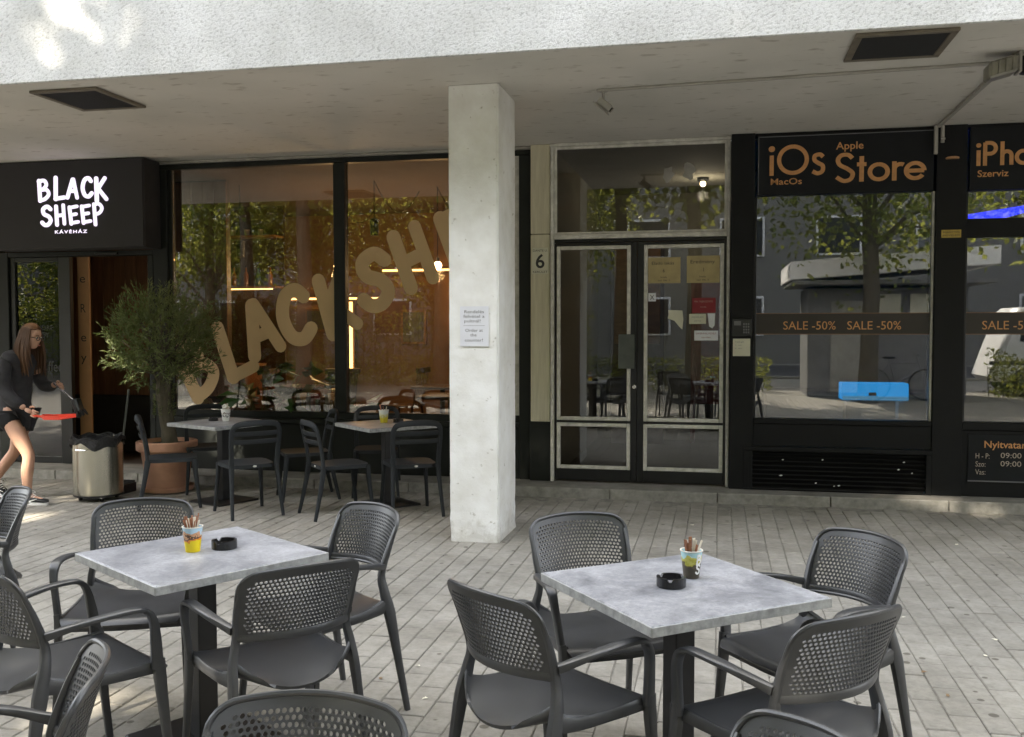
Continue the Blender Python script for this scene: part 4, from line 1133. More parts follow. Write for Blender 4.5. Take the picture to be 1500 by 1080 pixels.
# gaps cut in the foliage so that sun flecks land on these points
SUN_GAPS = [((-4.70, 6.21, 3.78), .10, .40), ((-4.50, 6.21, 3.93), .10, .36), ((-4.92, 6.21, 3.70), .06, .4), ((-5.84, 7.02, 0), .12, 0), ((-2.40, 3.42, 0), .12, 0), ((-2.62, 3.55, 0), .09, 0), ((-2.02, 3.25, .15), .09, 0), ((-1.62, 3.18, .12), .09, 0),
            ((-.74, 1.93, .8), -.03, .0), ((-1.5, 2.05, .78), .0, 0), ((-.60, 3.85, .75), -.01, 0), ((.16, 2.60, .72), .0, 0), ((1.50, 9.20, .09), .03, 0), ((1.75, 9.14, .09), .03, 0), ((2.0, 9.06, .09), .04, 0), ((2.25, 8.9, .02), .04, 0),
            ((-6.24, 7.6, .40), .09, 0), ((-5.9, 8.2, 1.45), .12, 0)]
def street_tree(x, y, h, rx, ry, rz, n, lb, zc=None, ls=1.0):
    t = thing('street_tree', lb, 'tree', (x, y, -.02), group='trees along the street')
    zc = zc or h - rz
    r0 = .17
    tk = MB(); pts = [(0, 0, 0), (.05, .02, h * .2), (-.03, .05, h * .4), (.05, 0, h * .62), (0, 0, h * .85)]
    tk.sweep(pts, [(r0 * 1.25, r0 * 1.25), (r0, r0), (r0 * .85, r0 * .85), (r0 * .55, r0 * .55), (r0 * .15, r0 * .15)], side=(1, .01, 0), n=10, p=2)
    cl = []
    for k in range(64):
        while True:
            u = rng.uniform(-1, 1, 3)
            if .25 < (u ** 2).sum() < 1: break
        cl.append(np.array([u[0] * rx, u[1] * ry, zc + u[2] * rz]))
    for k in range(0, 64, 3):
        c = cl[k]; z0 = min(max(c[2] - 1.6, h * .28), h * .8)
        mid = (c[0] * .5, c[1] * .5, (z0 + c[2]) / 2 + .3)
        tk.sweep([(0, 0, z0), mid, tuple(c)], [(.055, .055), (.035, .035), (.012, .012)], side=(1, .02, .01), n=6, p=2)
    tk.build('trunk', 'bark', t, True)
    per = n // 64
    P = np.concatenate([c + rng.normal(size=(per, 3)) * np.array([.62, .62, .5]) for c in cl])
    D = rng.normal(size=P.shape); D[:, 2] -= .5
    D /= np.linalg.norm(D, axis=1, keepdims=True)
    S = np.cross(D, rng.normal(size=P.shape)); S /= np.linalg.norm(S, axis=1, keepdims=True)
    ln = ls * rng.uniform(.17, .31, (len(P), 1)); wd = ln * .36
    mid_ = P + D * ln * .5 + np.array([x, y, -.02])
    keep = np.ones(len(P), bool)
    for (g_, rad, kp) in SUN_GAPS:
        q = mid_ - np.array(g_); al = q @ TS
        keep &= (np.linalg.norm(q - al[:, None] * TS, axis=1) > rad + ln[:, 0] * .42) | (rng.random(len(P)) < kp)
    P, D, S, ln, wd = P[keep], D[keep], S[keep], ln[keep], wd[keep]
    v = np.stack([P, P + D * ln * .5 + S * wd, P + D * ln, P + D * ln * .5 - S * wd], 1).reshape(-1, 3)
    mb = MB(); mb.v = v.tolist(); mb.f = [(4 * i, 4 * i + 1, 4 * i + 2, 4 * i + 3) for i in range(len(P))]
    mb.build('crown', 'street_leaf', t)
street_tree(-10.2, -3.4, 15.5, 3.5, 2.8, 5.4, 15500, 'tall street tree mirrored at the left of the cafe window')
street_tree(-5.2, -3.0, 15.0, 3.4, 2.6, 5.1, 15500, 'tall street tree mirrored in the first cafe pane')
street_tree(-.6, -4.2, 15.0, 3.3, 2.6, 5.2, 14500, 'tall street tree mirrored in the double door')
street_tree(3.1, -2.7, 11.5, 2.6, 2.4, 4.3, 13000, 'slender street tree mirrored in the phone shop window', ls=.55)
street_tree(-12.8, -5.4, 15.5, 3.4, 2.8, 5.2, 12500, 'far left street tree behind the terrace')
street_tree(-7.4, -6.0, 16.5, 3.5, 2.6, 5.4, 14500, 'taller tree of the second row beside the road')
street_tree(-2.6, -7.0, 16.0, 3.4, 2.4, 5.3, 12500, 'second row tree behind the one mirrored in the door')
street_tree(7.8, -4.5, 12.0, 3.0, 2.6, 4.4, 6500, 'street tree mirrored at the right end of the shop window')
street_tree(-8.6, -9.6, 7.4, 2.3, 1.8, 2.3, 9880, 'sunlit leafy tree across the way, mirrored in the second cafe pane', ls=.62)
street_tree(-12.4, -9.2, 7.8, 2.4, 1.8, 2.5, 10640, 'sunlit leafy tree across the way, mirrored in the first cafe pane', ls=.62)
street_tree(-16.4, -9.8, 8.0, 2.6, 1.8, 2.6, 10640, 'sunlit leafy tree mirrored at the left edge of the cafe window', ls=.62)
street_tree(-20.8, -8.8, 7.0, 2.4, 1.8, 2.9, 9880, 'bushy tree mirrored in the glass leaf of the cafe door', ls=.62)
street_tree(-5.0, -9.8, 7.6, 2.0, 1.8, 2.3, 8740, 'sunlit leafy tree mirrored beside the column', ls=.62)
street_tree(-8.4, -11.0, 21.5, 3.4, 2.2, 4.2, 11000, 'tallest tree, added behind the others to keep sun off the fascia')  # added to block a stray sun patch on the fascia
ks = thing('street_kiosk', 'white roofed kiosk mirrored in the phone shop glass', 'kiosk', (4.5, -5, -.02), world_parts=True)
mat('block_window', (.03, .035, .04), .15)
mat('kiosk_white', (.85, .85, .85), .6, var=.05)
mat('kiosk_wall', (.16, .16, .16), .7, var=.2)
MB().box(2.0, 5.4, -6.2, -4.2, -.015, 2.50, .02).build('wall', 'kiosk_wall', ks)
k = MB().box(1.6, 5.8, -6.6, -3.4, 2.55, 2.64, .01); k.build('soffit', 'kiosk_wall', ks)
k = MB().box(1.55, 5.85, -6.65, -3.38, 2.645, 3.05, .02); k.v = [(x, y, z + (x - 1.55) * .07) for x, y, z in k.v]; k.build('roof_band', 'kiosk_white', ks)
for x in (3.55, 4.2, 4.85):
    MB().box(x, x + .45, -4.19, -4.18, 1.75, 2.35).build('poster', 'paper_cream', ks)
MB().box(2.5, 3.2, -4.19, -4.17, .1, 2.2).build('door', 'trim_pale', ks)
# parked white van and a bicycle, both mirrored in the shop glass
vn = thing('parked_van', 'white parked van mirrored in the right shop window', 'van', (8.2, -6.4, -.02), world_parts=True)
mat('van_white', (.70, .70, .69), .3, spec=.6)
k = MB().box(6.2, 10.2, -7.3, -5.5, .32, 2.05, .12)
k.v = [(x - (.55 if (x < 6.6 and z > 1.3) else 0) * -1, y, z) for x, y, z in k.v]
k.build('body', 'van_white', vn, True)
for x0, x1 in ((6.85, 7.6), (7.75, 8.6)):
    MB().box(x0, x1, -5.495, -5.48, 1.25, 1.8, .01).build('window', 'block_window', vn)
MB().box(6.2, 10.2, -5.498, -5.485, .72, .80).build('side_trim', 'steel_black', vn)
for x in (7.0, 9.4):
    for y in (-5.55, -7.25):
        w = MB().lathe([(.20, -.10), (.33, -.09), (.34, 0), (.33, .09), (.20, .10)], (0, 0, 0), 22)
        w.v = [(a_ + x, c_ + y, b_ + .32) for a_, b_, c_ in w.v]
        wo_ = w.build('wheel', 'ashtray_black', vn, True)
        w = MB().lathe([(.19, -.102), (.19, .102)], (0, 0, 0), 16); w.v = [(a_ + x, c_ + y, b_ + .32) for a_, b_, c_ in w.v]; w.build('rim', 'bin_steel', wo_, True)
bi = thing('bicycle', 'dark bicycle standing before the kiosk, mirrored in the shop glass', 'bicycle', (3.9, -3.6, -.002))
for x in (-.52, .52):
    wh = MB().sweep([(x + .33 * math.cos(2 * math.pi * q / 24), 0, .34 + .33 * math.sin(2 * math.pi * q / 24)) for q in range(24)], (.016, .016), side=(0, 1, 0), n=6, p=2, closed=True).build('wheel', 'ashtray_black', bi, True)
    sp = MB()
    for q in range(12):
        sp.tube((x, 0, .34), (x + .32 * math.cos(2 * math.pi * q / 12), 0, .34 + .32 * math.sin(2 * math.pi * q / 12)), .002, n=4)
    sp.build('spokes', 'chrome', wh)
fr_ = MB()
for a_, b_ in (((-.52, 0, .34), (-.08, 0, .32)), ((-.52, 0, .34), (-.20, 0, .80)), ((-.08, 0, .32), (-.22, 0, .90)), ((-.20, 0, .80), (.36, 0, .82)), ((-.08, 0, .32), (.38, 0, .76)), ((.34, 0, .95), (.52, 0, .34))):
    fr_.tube(a_, b_, .017, n=8)
fr_.build('frame', 'print_grey', bi, True)
MB().box(-.34, -.10, -.06, .06, .90, .95, .02).build('saddle', 'steel_black', bi)
MB().sweep([(.30, -.28, 1.02), (.36, -.12, .98), (.34, 0, .96), (.36, .12, .98), (.30, .28, 1.02)], (.012, .012), side=(0, 0, 1), n=8).build('handlebar', 'chrome', bi, True)
bb = thing('opposite_building', 'grey apartment block across the street mirrored in the glass', 'building', (0, -24, -.02), world_parts=True)
mat('block_wall', (.20, .195, .18), .85, var=.1, scale=2)
MB().box(-64, 40, -30, -24, -.02, 15).build('wall', 'block_wall', bb)
for i in range(22):
    for j in range(4):
        x, z = -56 + i * 4.0, 1.2 + j * 3.4
        w = MB().box(x, x + 1.9, -23.99, -23.93, z, z + 1.7, .02).build('window', 'kiosk_white', bb)
        MB().box(x + .1, x + 1.8, -23.92, -23.90, z + .1, z + 1.6).build('pane', 'block_window', w)
for (x0, x1, y0, y1, lb) in ((-44, -30, -20, 5.0, 'grey block added beyond the left end of the terrace to cut side light'), (22, 36, -20, 5.0, 'grey block added beyond the right end of the terrace to cut side light')):  # blocks added to darken the terrace under the overhang from both sides
    cb = thing('added_side_block', lb, 'building', ((x0 + x1) / 2, (y0 + y1) / 2, -.02), world_parts=True)
    MB().box(x0, x1, y0, y1, -.02, 14).build('wall', 'block_wall', cb)
    xf = x1 if x0 < 0 else x0; sg = 1 if x0 < 0 else -1
    for i in range(6):
        for j in range(4):
            y, z = y0 + 1.5 + i * 4.0, 1.2 + j * 3.3
            w = MB().box(xf, xf + sg * .05, y, y + 1.9, z, z + 1.7).build('window', 'kiosk_white', cb)
            MB().box(xf + sg * .055, xf + sg * .07, y + .1, y + 1.8, z + .1, z + 1.6).build('pane', 'block_window', w)
hg = thing('hedge', 'low green hedge beside the road mirrored in the shop window', 'hedge', (0, -6.1, -.02))
P = rng.uniform((-12, -.35, .05), (1.3, .35, .85), (6500, 3)); D = rng.normal(size=P.shape)
leaves_mesh(P, D, rng.uniform(.07, .12, len(P)), .045).build('foliage', 'street_leaf', hg)
k = MB()
for q in range(40):
    x = -12 + q / 3.0
    k.tube((x, 0, 0), (x + random.uniform(-.1, .1), random.uniform(-.1, .1), .7), .012, .006, 5)
k.build('stems', 'bark', hg)

th_ = thing('tall_hedge', 'tall dark green hedge added to cover the far wall mirrored in the cafe glass', 'hedge', (-13, -8.2, -.02))  # added hedge, hides the opposite building in the second pane's reflection
P = rng.uniform((-11, -.5, .05), (9.5, .5, 2.3), (15000, 3)); P[:, 2] += .25 * np.sin(P[:, 0] * 1.3) * P[:, 2] / 2.3; D = rng.normal(size=P.shape)
leaves_mesh(P, D, rng.uniform(.09, .16, len(P)), .06).build('foliage', 'street_leaf', th_)
k = MB()
for q in range(50):
    x = -11 + q * .41
    k.tube((x, 0, 0), (x + random.uniform(-.15, .15), random.uniform(-.2, .2), 1.9), .02, .008, 5)
k.build('stems', 'bark', th_)

sh_ = thing('small_hedge', 'dark low hedge before the parked van mirrored in the right shop window', 'hedge', (8, -4.7, -.02))
P = rng.uniform((-2.0, -.4, .03), (4.0, .4, .95), (5200, 3)); P[:, 2] *= 1 + .25 * np.sin(P[:, 0] * 2.1); D = rng.normal(size=P.shape)
leaves_mesh(P, D, rng.uniform(.07, .12, len(P)), .045).build('foliage', 'street_leaf', sh_)
k = MB()
for q in range(20):
    x = -2 + q * .3
    k.tube((x, 0, 0), (x + random.uniform(-.1, .1), random.uniform(-.1, .1), .75), .012, .006, 5)
k.build('stems', 'bark', sh_)
# ------------------------------------------------------------------ armchairs with perforated backs
def back_pt(u, v):
    x = u * (.206 + .010 * v)
    y = .222 + .040 * v + .030 * v * v - .078 * u * u * (1 - .20 * v) + .010 * abs(u) ** 6 * v
    z = .594 + .232 * v + .018 * (1 - u * u) * v + .004 * (1 - u * u) * (1 - v)
    return Vector((x, y, z))
def round_corner(u, v):
    """maps the square back to one with rounded corners, so that rows of holes bend with the outline"""
    X, Z = u * .21, v * .262
    top = Z > .131
    r = .055 if top else .026
    cx = .21 - r; cz = (.262 - r) if top else r
    dx = abs(X) - cx; dz = (Z - cz) if top else (cz - Z)
    if dx > 0 and dz > 0:
        f = max(dx, dz) / math.hypot(dx, dz)
        f = 1 + (f - 1) * min(1, max(dx, dz) / r) ** .6
        X = math.copysign(cx + dx * f, X); Z = cz + dz * f * (1 if top else -1)
    return X / .21, Z / .262
def bw(u, v): return back_pt(*round_corner(u, v))
def perforated_back():
    bm = bmesh.new()
    nu, nv = 27, 14
    u0, u1, v0, v1 = -.885, .885, .095, .895
    cache = {}
    def vert(u, v):
        k = (round(u, 5), round(v, 5))
        if k not in cache: cache[k] = bm.verts.new(bw(u, v))
        return cache[k]
    du, dv = (u1 - u0) / nu, (v1 - v0) / nv
    for j in range(nv):
        va, vb = v0 + j * dv, v0 + (j + 1) * dv; vm = (va + vb) / 2
        odd = j % 2
        cells = [(u0 + (i + .5 * odd) * du, True) for i in range(nu - odd)]
        if odd:
            for (ua, ub) in ((u0, u0 + du / 2), (u1 - du / 2, u1)):
                bm.faces.new([vert(ua, va), vert(ub, va), vert(ub, vm), vert(ub, vb), vert(ua, vb), vert(ua, vm)])
        for (ua, _) in cells:
            ub = ua + du; um = (ua + ub) / 2
            ring = [vert(ua, va), vert(um, va), vert(ub, va), vert(ub, vm), vert(ub, vb), vert(um, vb), vert(ua, vb), vert(ua, vm)]
            corner = (j in (0, nv - 1) and (ua < u0 + du * .9 or ub > u1 - du * .9))
            if corner:
                bm.faces.new(ring); continue
            hole = []
            for k in range(8):
                a = math.radians(225 + 45 * k)
                hole.append(bm.verts.new(bw(um + du * .385 * math.cos(a), vm + dv * .39 * math.sin(a))))
            for k in range(8):
                k2 = (k + 1) % 8
                bm.faces.new([ring[k], ring[k2], hole[k2], hole[k]])
    # solid border with rounded upper corners
    loop = []
    loop += [(u0 + i * du / 2, v0) for i in range(2 * nu)]
    loop += [(u1, v0 + j * dv / 2) for j in range(2 * nv)]
    loop += [(u1 - i * du / 2, v1) for i in range(2 * nu)]
    loop += [(u0, v1 - j * dv / 2) for j in range(2 * nv)]
    def outer(u, v):
        return max(-1, min(1, u / u1)), (v - v0) / (v1 - v0)
    outs = [outer(*p) for p in loop]
    n = len(loop); rows = []
    for w in (0, .5, 1.0):
        rows.append([vert(*loop[i]) if w == 0 else bm.verts.new(bw(loop[i][0] * (1 - w) + outs[i][0] * w, loop[i][1] * (1 - w) + outs[i][1] * w)) for i in range(n)])
    for a in range(2):
        for i in range(n):
            k = (i + 1) % n
            bm.faces.new([rows[a][i], rows[a][k], rows[a + 1][k], rows[a + 1][i]])
    bmesh.ops.recalc_face_normals(bm, faces=bm.faces[:])
    bmesh.ops.solidify(bm, geom=bm.faces[:], thickness=.008)
    rim = [bw(*o) for o in outs][::2]
    return MB().bm(bm), rim
def smooth_path(pts, n=6):
    P = [Vector(pts[0])] + [Vector(p) for p in pts] + [Vector(pts[-1])]
    out = []
    for i in range(1, len(P) - 2):
        for k in range(n):
            t = k / n
            p0, p1, p2, p3 = P[i - 1], P[i], P[i + 1], P[i + 2]
            out.append(.5 * (2 * p1 + (p2 - p0) * t + (2 * p0 - 5 * p1 + 4 * p2 - p3) * t * t + (3 * p1 - p0 - 3 * p2 + p3) * t ** 3))
    out.append(P[-1])
    return out
def lerp_secs(secs, n):
    out = []
    for i in range(len(secs) - 1):
        for k in range(n):
            t = k / n
            out.append(tuple(secs[i][a] * (1 - t) + secs[i + 1][a] * t for a in (0, 1)))
    out.append(tuple(secs[-1]))
    return out
def shell(rows, th):
    """a thick sheet from a grid of points, thickened downwards along the point normals"""
    A = np.array([[tuple(p) for p in r] for r in rows])
    du = np.gradient(A, axis=1); dv = np.gradient(A, axis=0)
    nn = np.cross(du, dv); nn /= np.linalg.norm(nn, axis=2, keepdims=True) + 1e-9
    nn *= math.copysign(1, nn[..., 2].mean())
    B_ = A - nn * th
    m, n = A.shape[:2]
    v = A.reshape(-1, 3).tolist() + B_.reshape(-1, 3).tolist(); k = m * n; f = []
    for j in range(m - 1):
        for i in range(n - 1):
            q = (j * n + i, j * n + i + 1, (j + 1) * n + i + 1, (j + 1) * n + i)
            f += [q, tuple(k + x for x in q[::-1])]
    edge = [i for i in range(n)] + [j * n + n - 1 for j in range(1, m)] + [(m - 1) * n + i for i in range(n - 2, -1, -1)] + [j * n for j in range(m - 2, 0, -1)]
    for a_, b_ in zip(edge, edge[1:] + edge[:1]): f.append((b_, a_, k + a_, k + b_))
    return MB().add(v, f)
def armchair_seat():
    """flat in front, its rear sweeping up at both sides into the back posts"""
    nu, nt_ = 22, 28; V = []
    for j in range(nt_ + 1):
        t = j / nt_
        row = []
        for i in range(nu + 1):
            s = -1 + 2 * i / nu
            h = .238
            if t < .10: h = .220 + .018 * math.sqrt(max(0, 1 - ((.10 - t) / .10) ** 2))
            fx_, fy_ = s * (h - .020 * max(0, t - .1)), -.264 + t * .50
            fz_ = .456 - .014 * (1 - s * s) * (1 if t > .1 else t / .1)
            if t < .09: fz_ -= .030 * ((.09 - t) / .09) ** 2
            q = max(0, (t - .42) / .58); q = q * q * (3 - 2 * q)
            ux, uy, uz = .206 * s, .250 - .094 * s * s, .430 + .085 * abs(s) ** 2.4
            row.append((fx_ * (1 - q) + ux * q, fy_ * (1 - q) + uy * q, fz_ * (1 - q) + uz * q))
        V.append(row)
    return shell(V, .012)
def make_armchair():
    t = thing('armchair', 'x', 'chair')
    C = 'chair_plastic'
    pb, rim = perforated_back()
    b = pb.build('backrest', C, t, True)
    MB().sweep(rim, (.0075, .0075), side=(0, 1, .1), n=8, p=2, closed=True).build('back_rim', C, b, True)
    MB().sweep([back_pt(u, .035) + Vector((0, .004, 0)) for u in [-.98 + 1.96 * k / 20 for k in range(21)]], (.016, .009), side=(0, 0, 1), n=8, p=3).build('back_rail', C, b, True)
    armchair_seat().build('seat', C, t, True)
    for s in (-1, 1):
        # rear leg running up into the back
        a0, a1, a2 = back_pt(s * .97, .0), back_pt(s * .985, .45), back_pt(s * .97, .80)
        pts = [(s * .243, .248, 0), (s * .232, .210, .22), (s * .2205, .174, .43), (s * .212, .154, .52), tuple(a0), tuple(a1), tuple(a2)]
        pp = smooth_path(pts, 5)
        se = lerp_secs([(.0105, .0125), (.0125, .0165), (.0150, .026), (.0145, .020), (.013, .015), (.011, .011), (.008, .007)], 5)
        MB().sweep(pp, se, n=10, p=3.2).build('leg', C, t, True)
        # front leg
        pp = smooth_path([(s * .258, -.262, 0), (s * .251, -.238, .22), (s * .246, -.222, .40), (s * .250, -.216, .47)], 5)
        MB().sweep(pp, lerp_secs([(.0105, .013), (.0125, .016), (.015, .022), (.013, .021)], 5), n=10, p=3.6).build('leg', C, t, True)
        # armrest
        pp = smooth_path([(s * .247, -.212, .44), (s * .260, -.202, .54), (s * .269, -.190, .612), (s * .270, -.168, .652), (s * .268, -.125, .666), (s * .260, -.035, .663), (s * .243, .055, .650), (s * .211, .150, .626)], 6)
        MB().sweep(pp, lerp_secs([(.012, .022), (.012, .019), (.015, .014), (.019, .010), (.0205, .0085), (.020, .0085), (.017, .010), (.011, .015)], 6), n=12, p=4.2).build('armrest', C, t, True)
        # side apron
        pp = smooth_path([(s * .234, -.225, .440), (s * .230, -.05, .440), (s * .222, .10, .450), (s * .217, .168, .472)], 4)
        MB().sweep(pp, lerp_secs([(.009, .024), (.009, .019), (.010, .022), (.012, .032)], 4), n=8, p=3).build('side_apron', C, t, True)
    MB().sweep([(-.235, -.232, .418), (0, -.243, .416), (.235, -.232, .418)], (.020, .008), side=(0, 0, 1), n=8, p=3).build('front_apron', C, t, True)
    return t
AC = [   # back top middle x, y, turn, label
 (-0.597, 3.971, 31, 'charcoal perforated armchair behind the right table, beside the column'),
 (-0.705, 2.755, 143, 'charcoal armchair left of the right table, its back turned to the viewer'),
 (0.575, 3.82, -50, 'charcoal armchair at the far right of the right table, facing the viewer'),
 (0.402, 2.74, 222, 'charcoal armchair at the near right of the right table, seen from behind'),
 (0.225, 1.905, -53, 'charcoal chair back cut off by the bottom edge at the right'),
 (-2.572, 3.915, 22, 'charcoal perforated armchair behind the left table with the yellow cup'),
 (-1.466, 3.992, -34, 'charcoal armchair at the far right of the left table'),
 (-1.327, 2.927, 227.5, 'charcoal armchair in front of the left table, seen from behind'),
 (-2.385, 2.67, 149, 'charcoal armchair left of the left table, facing it with both arms showing'),
 (-1.44, 2.01, -57, 'charcoal chair at the bottom left corner, its back edge-on'),
 (-0.846, 1.892, 6, 'charcoal chair back with large holes cut off at the bottom centre'),
 (-3.297, 4.036, -40, 'charcoal armchair cut off by the left edge below the walking person'),
]
ac0 = make_armchair()
for k, (mx_, my_, a, lb) in enumerate(AC):
    c = ac0 if k == 0 else copy_tree(ac0)
    th = R(a)
    c.location = (mx_ + .285 * math.sin(th), my_ - .285 * math.cos(th), .001)
    c.rotation_euler = (0, 0, th)
    c['label'] = lb; c['group'] = 'perforated armchairs on the terrace'

# ------------------------------------------------------------------ slat back side chairs
def make_sidechair():
    t = thing('side_chair', 'x', 'chair')
    C = 'chair_dark'
    # seat
    bm = bmesh.new(); bmesh.ops.create_grid(bm, x_segments=14, y_segments=14, size=1)
    for q in bm.verts:
        u, v = q.co.x, q.co.y
        r = (abs(u) ** 5 + abs(v) ** 5) ** .2; m = max(abs(u), abs(v))
        f = m / r if r > 0 else 1
        u2, v2 = u * f, v * f
        q.co = Vector((u2 * (.205 - .012 * v2), v2 * .215, .452 - .012 * (1 - u2 * u2) * (1 - v2 * v2)))
    bmesh.ops.recalc_face_normals(bm, faces=bm.faces[:]); bmesh.ops.solidify(bm, geom=bm.faces[:], thickness=.032)
    st = MB().bm(bm).build('seat', C, t, True)
    e = MB().ico((0, 0, 0), 1, 2, (.018, .003, .009)); e.v = [(x, y + .218, z + .437) for x, y, z in e.v]
    e.build('badge', 'bead_aluminium', st, True)
    for s in (-1, 1):
        pp = smooth_path([(s * .222, .292, 0), (s * .207, .238, .25), (s * .197, .205, .44)], 5)
        MB().sweep(pp, lerp_secs([(.0135, .0145), (.017, .020), (.021, .026)], 5), n=10, p=2.4).build('leg', C, t, True)
        pp = smooth_path([(s * .215, -.235, 0), (s * .198, -.205, .25), (s * .188, -.190, .44)], 5)
        MB().sweep(pp, lerp_secs([(.0135, .0145), (.017, .019), (.021, .024)], 5), n=10, p=2.4).build('leg', C, t, True)
    arch = [(-.198, .207, .43), (-.203, .222, .56), (-.208, .250, .70), (-.200, .266, .765), (-.165, .282, .802), (-.08, .300, .815), (0, .304, .817), (.08, .300, .815), (.165, .282, .802), (.200, .266, .765), (.208, .250, .70), (.203, .222, .56), (.198, .207, .43)]
    pp = smooth_path(arch, 4)
    MB().sweep(pp, lerp_secs([(.017, .023), (.014, .021), (.013, .021), (.013, .022), (.012, .024), (.012, .026), (.012, .026), (.012, .026), (.012, .024), (.013, .022), (.013, .021), (.014, .021), (.017, .023)], 4), side=(0, 1, .2), n=10, p=3).build('back_frame', C, t, True)
    for z, yo in ((.725, 0), (.655, -.013)):
        sp = []
        for k in range(13):
            u = -1 + k / 6
            sp.append((u * .203, .287 + yo - .036 * u * u, z))
        MB().sweep(sp, (.021, .0075), side=(0, .25, 1), n=8, p=3.5).build('slat', C, t, True)
    return t
SC = [
 (-4.88, 7.85, 122, 'slat back chair in front of the terracotta pot'),
 (-4.04, 7.66, 226, 'slat back chair in front of the left back table, seen from behind'),
 (-3.86, 8.47, -58, 'slat back chair at the right of the left back table, nearest the window'),
 (-4.98, 8.66, 32, 'slat back chair behind the left back table with the white cup'),
 (-3.22, 7.77, 132, 'slat back chair at the left of the right back table, turned sideways'),
 (-2.64, 7.97, 212, 'slat back chair in front of the right back table, beside the column'),
 (-3.26, 8.80, 18, 'slat back chair behind the right back table against the window'),
]
sc1 = make_sidechair()
for k, (x, y, a, lb) in enumerate(SC):
    c = sc1 if k == 0 else copy_tree(sc1)
    c.location = (x, y, .001); c.rotation_euler = (0, 0, R(a)); c['label'] = 'dark grey ' + lb; c['group'] = 'slat back chairs by the cafe window'

# ------------------------------------------------------------------ tables
def make_table():
    t = thing('table', 'x', 'table')
    s = .35
    tp_ = MB().box(-s, s, -s, s, .712, .746, .0055).build('table_top', 'table_stone', t)
    e = MB(); w = .004                                       # pale edging round the top
    e.box(-s - w, s + w, -s - w, -s - .0005, .713, .744, .0015).box(-s - w, s + w, s + .0005, s + w, .713, .744, .0015)
    e.box(-s - w, -s - .0005, -s, s, .713, .744, .0015).box(s + .0005, s + w, -s, s, .713, .744, .0015)
    e.build('edging', 'table_edge', tp_)
    MB().box(-.19, .19, -.025, .025, .695, .711, .003).box(-.025, .025, -.19, -.026, .695, .711, .003).box(-.025, .025, .026, .19, .695, .711, .003).build('bracket', 'iron_black', t)
    MB().box(-.04, .04, -.04, .04, .016, .694, .004).build('column', 'iron_black', t)
    MB().box(-.225, .225, -.225, .225, 0, .015, .004).build('base', 'iron_black', t)
    return t
tb0 = make_table()
for k, (x, y, a, lb) in enumerate(((-.126, 3.306, 38.2, 'grey stone effect square table at the right, nearest the viewer'), (-1.985, 3.39, 57.5, 'grey stone effect square table at the left with the yellow cup'),
                                   (-4.53, 8.14, 67, 'square table by the cafe window next to the potted tree'), (-2.97, 8.30, 48, 'square table by the cafe window next to the column'))):
    c = tb0 if k == 0 else copy_tree(tb0)
    c.location = (x, y, .001); c.rotation_euler = (0, 0, R(a)); c['label'] = lb; c['group'] = 'square terrace tables'

# ------------------------------------------------------------------ cups with sugar sticks, ashtrays
def cup_material(name, low, mid, top):
    m, nt, b = nodes_of(name); L = nt.links.new
    tc = N(nt, 'ShaderNodeTexCoord'); sx = N(nt, 'ShaderNodeSeparateXYZ'); L(tc.outputs['Object'], sx.inputs[0])
    nz = N(nt, 'ShaderNodeTexNoise', Scale=38.0, Detail=2.0); L(tc.outputs['Object'], nz.inputs['Vector'])
    ad = N(nt, 'ShaderNodeMath', operation='MULTIPLY_ADD'); L(nz.outputs['Fac'], ad.inputs[0]); ad.inputs[1].default_value = .07; L(sx.outputs['Z'], ad.inputs[2])
    rp = N(nt, 'ShaderNodeValToRGB'); rp.color_ramp.interpolation = 'CONSTANT'
    mr = N(nt, 'ShaderNodeMapRange'); mr.inputs['From Min'].default_value = .03; mr.inputs['From Max'].default_value = .145
    L(ad.outputs[0], mr.inputs['Value']); L(mr.outputs[0], rp.inputs[0])
    el = rp.color_ramp.elements
    el[0].color = (*low, 1); el[1].position = .42; el[1].color = (*mid[0], 1)
    for p, c in ((.52, mid[1]), (.60, mid[2]), (.72, top)):
        e = el.new(p); e.color = (*c, 1)
    L(rp.outputs[0], b.inputs['Base Color']); b.inputs['Roughness'].default_value = .45
    M[name] = m
cup_material('cup_yellow', (.80, .62, .01), ((.75, .25, .03), (.10, .06, .04), (.55, .30, .16)), (.42, .60, .72))
cup_material('cup_olive', (.055, .045, .03), ((.10, .08, .04), (.42, .40, .06), (.50, .48, .12)), (.42, .66, .72))
cup_material('cup_sheep', (.62, .62, .58), ((.1, .1, .1), (.62, .62, .60), (.25, .22, .2)), (.70, .70, .68))
cup_material('cup_lemon', (.62, .50, .03), ((.55, .50, .10), (.5, .45, .2), (.60, .58, .4)), (.62, .64, .62))
mat('sugar_paper', (.62, .56, .46), .7)
mat('sugar_brown', (.30, .13, .07), .7, var=.3, scale=60)
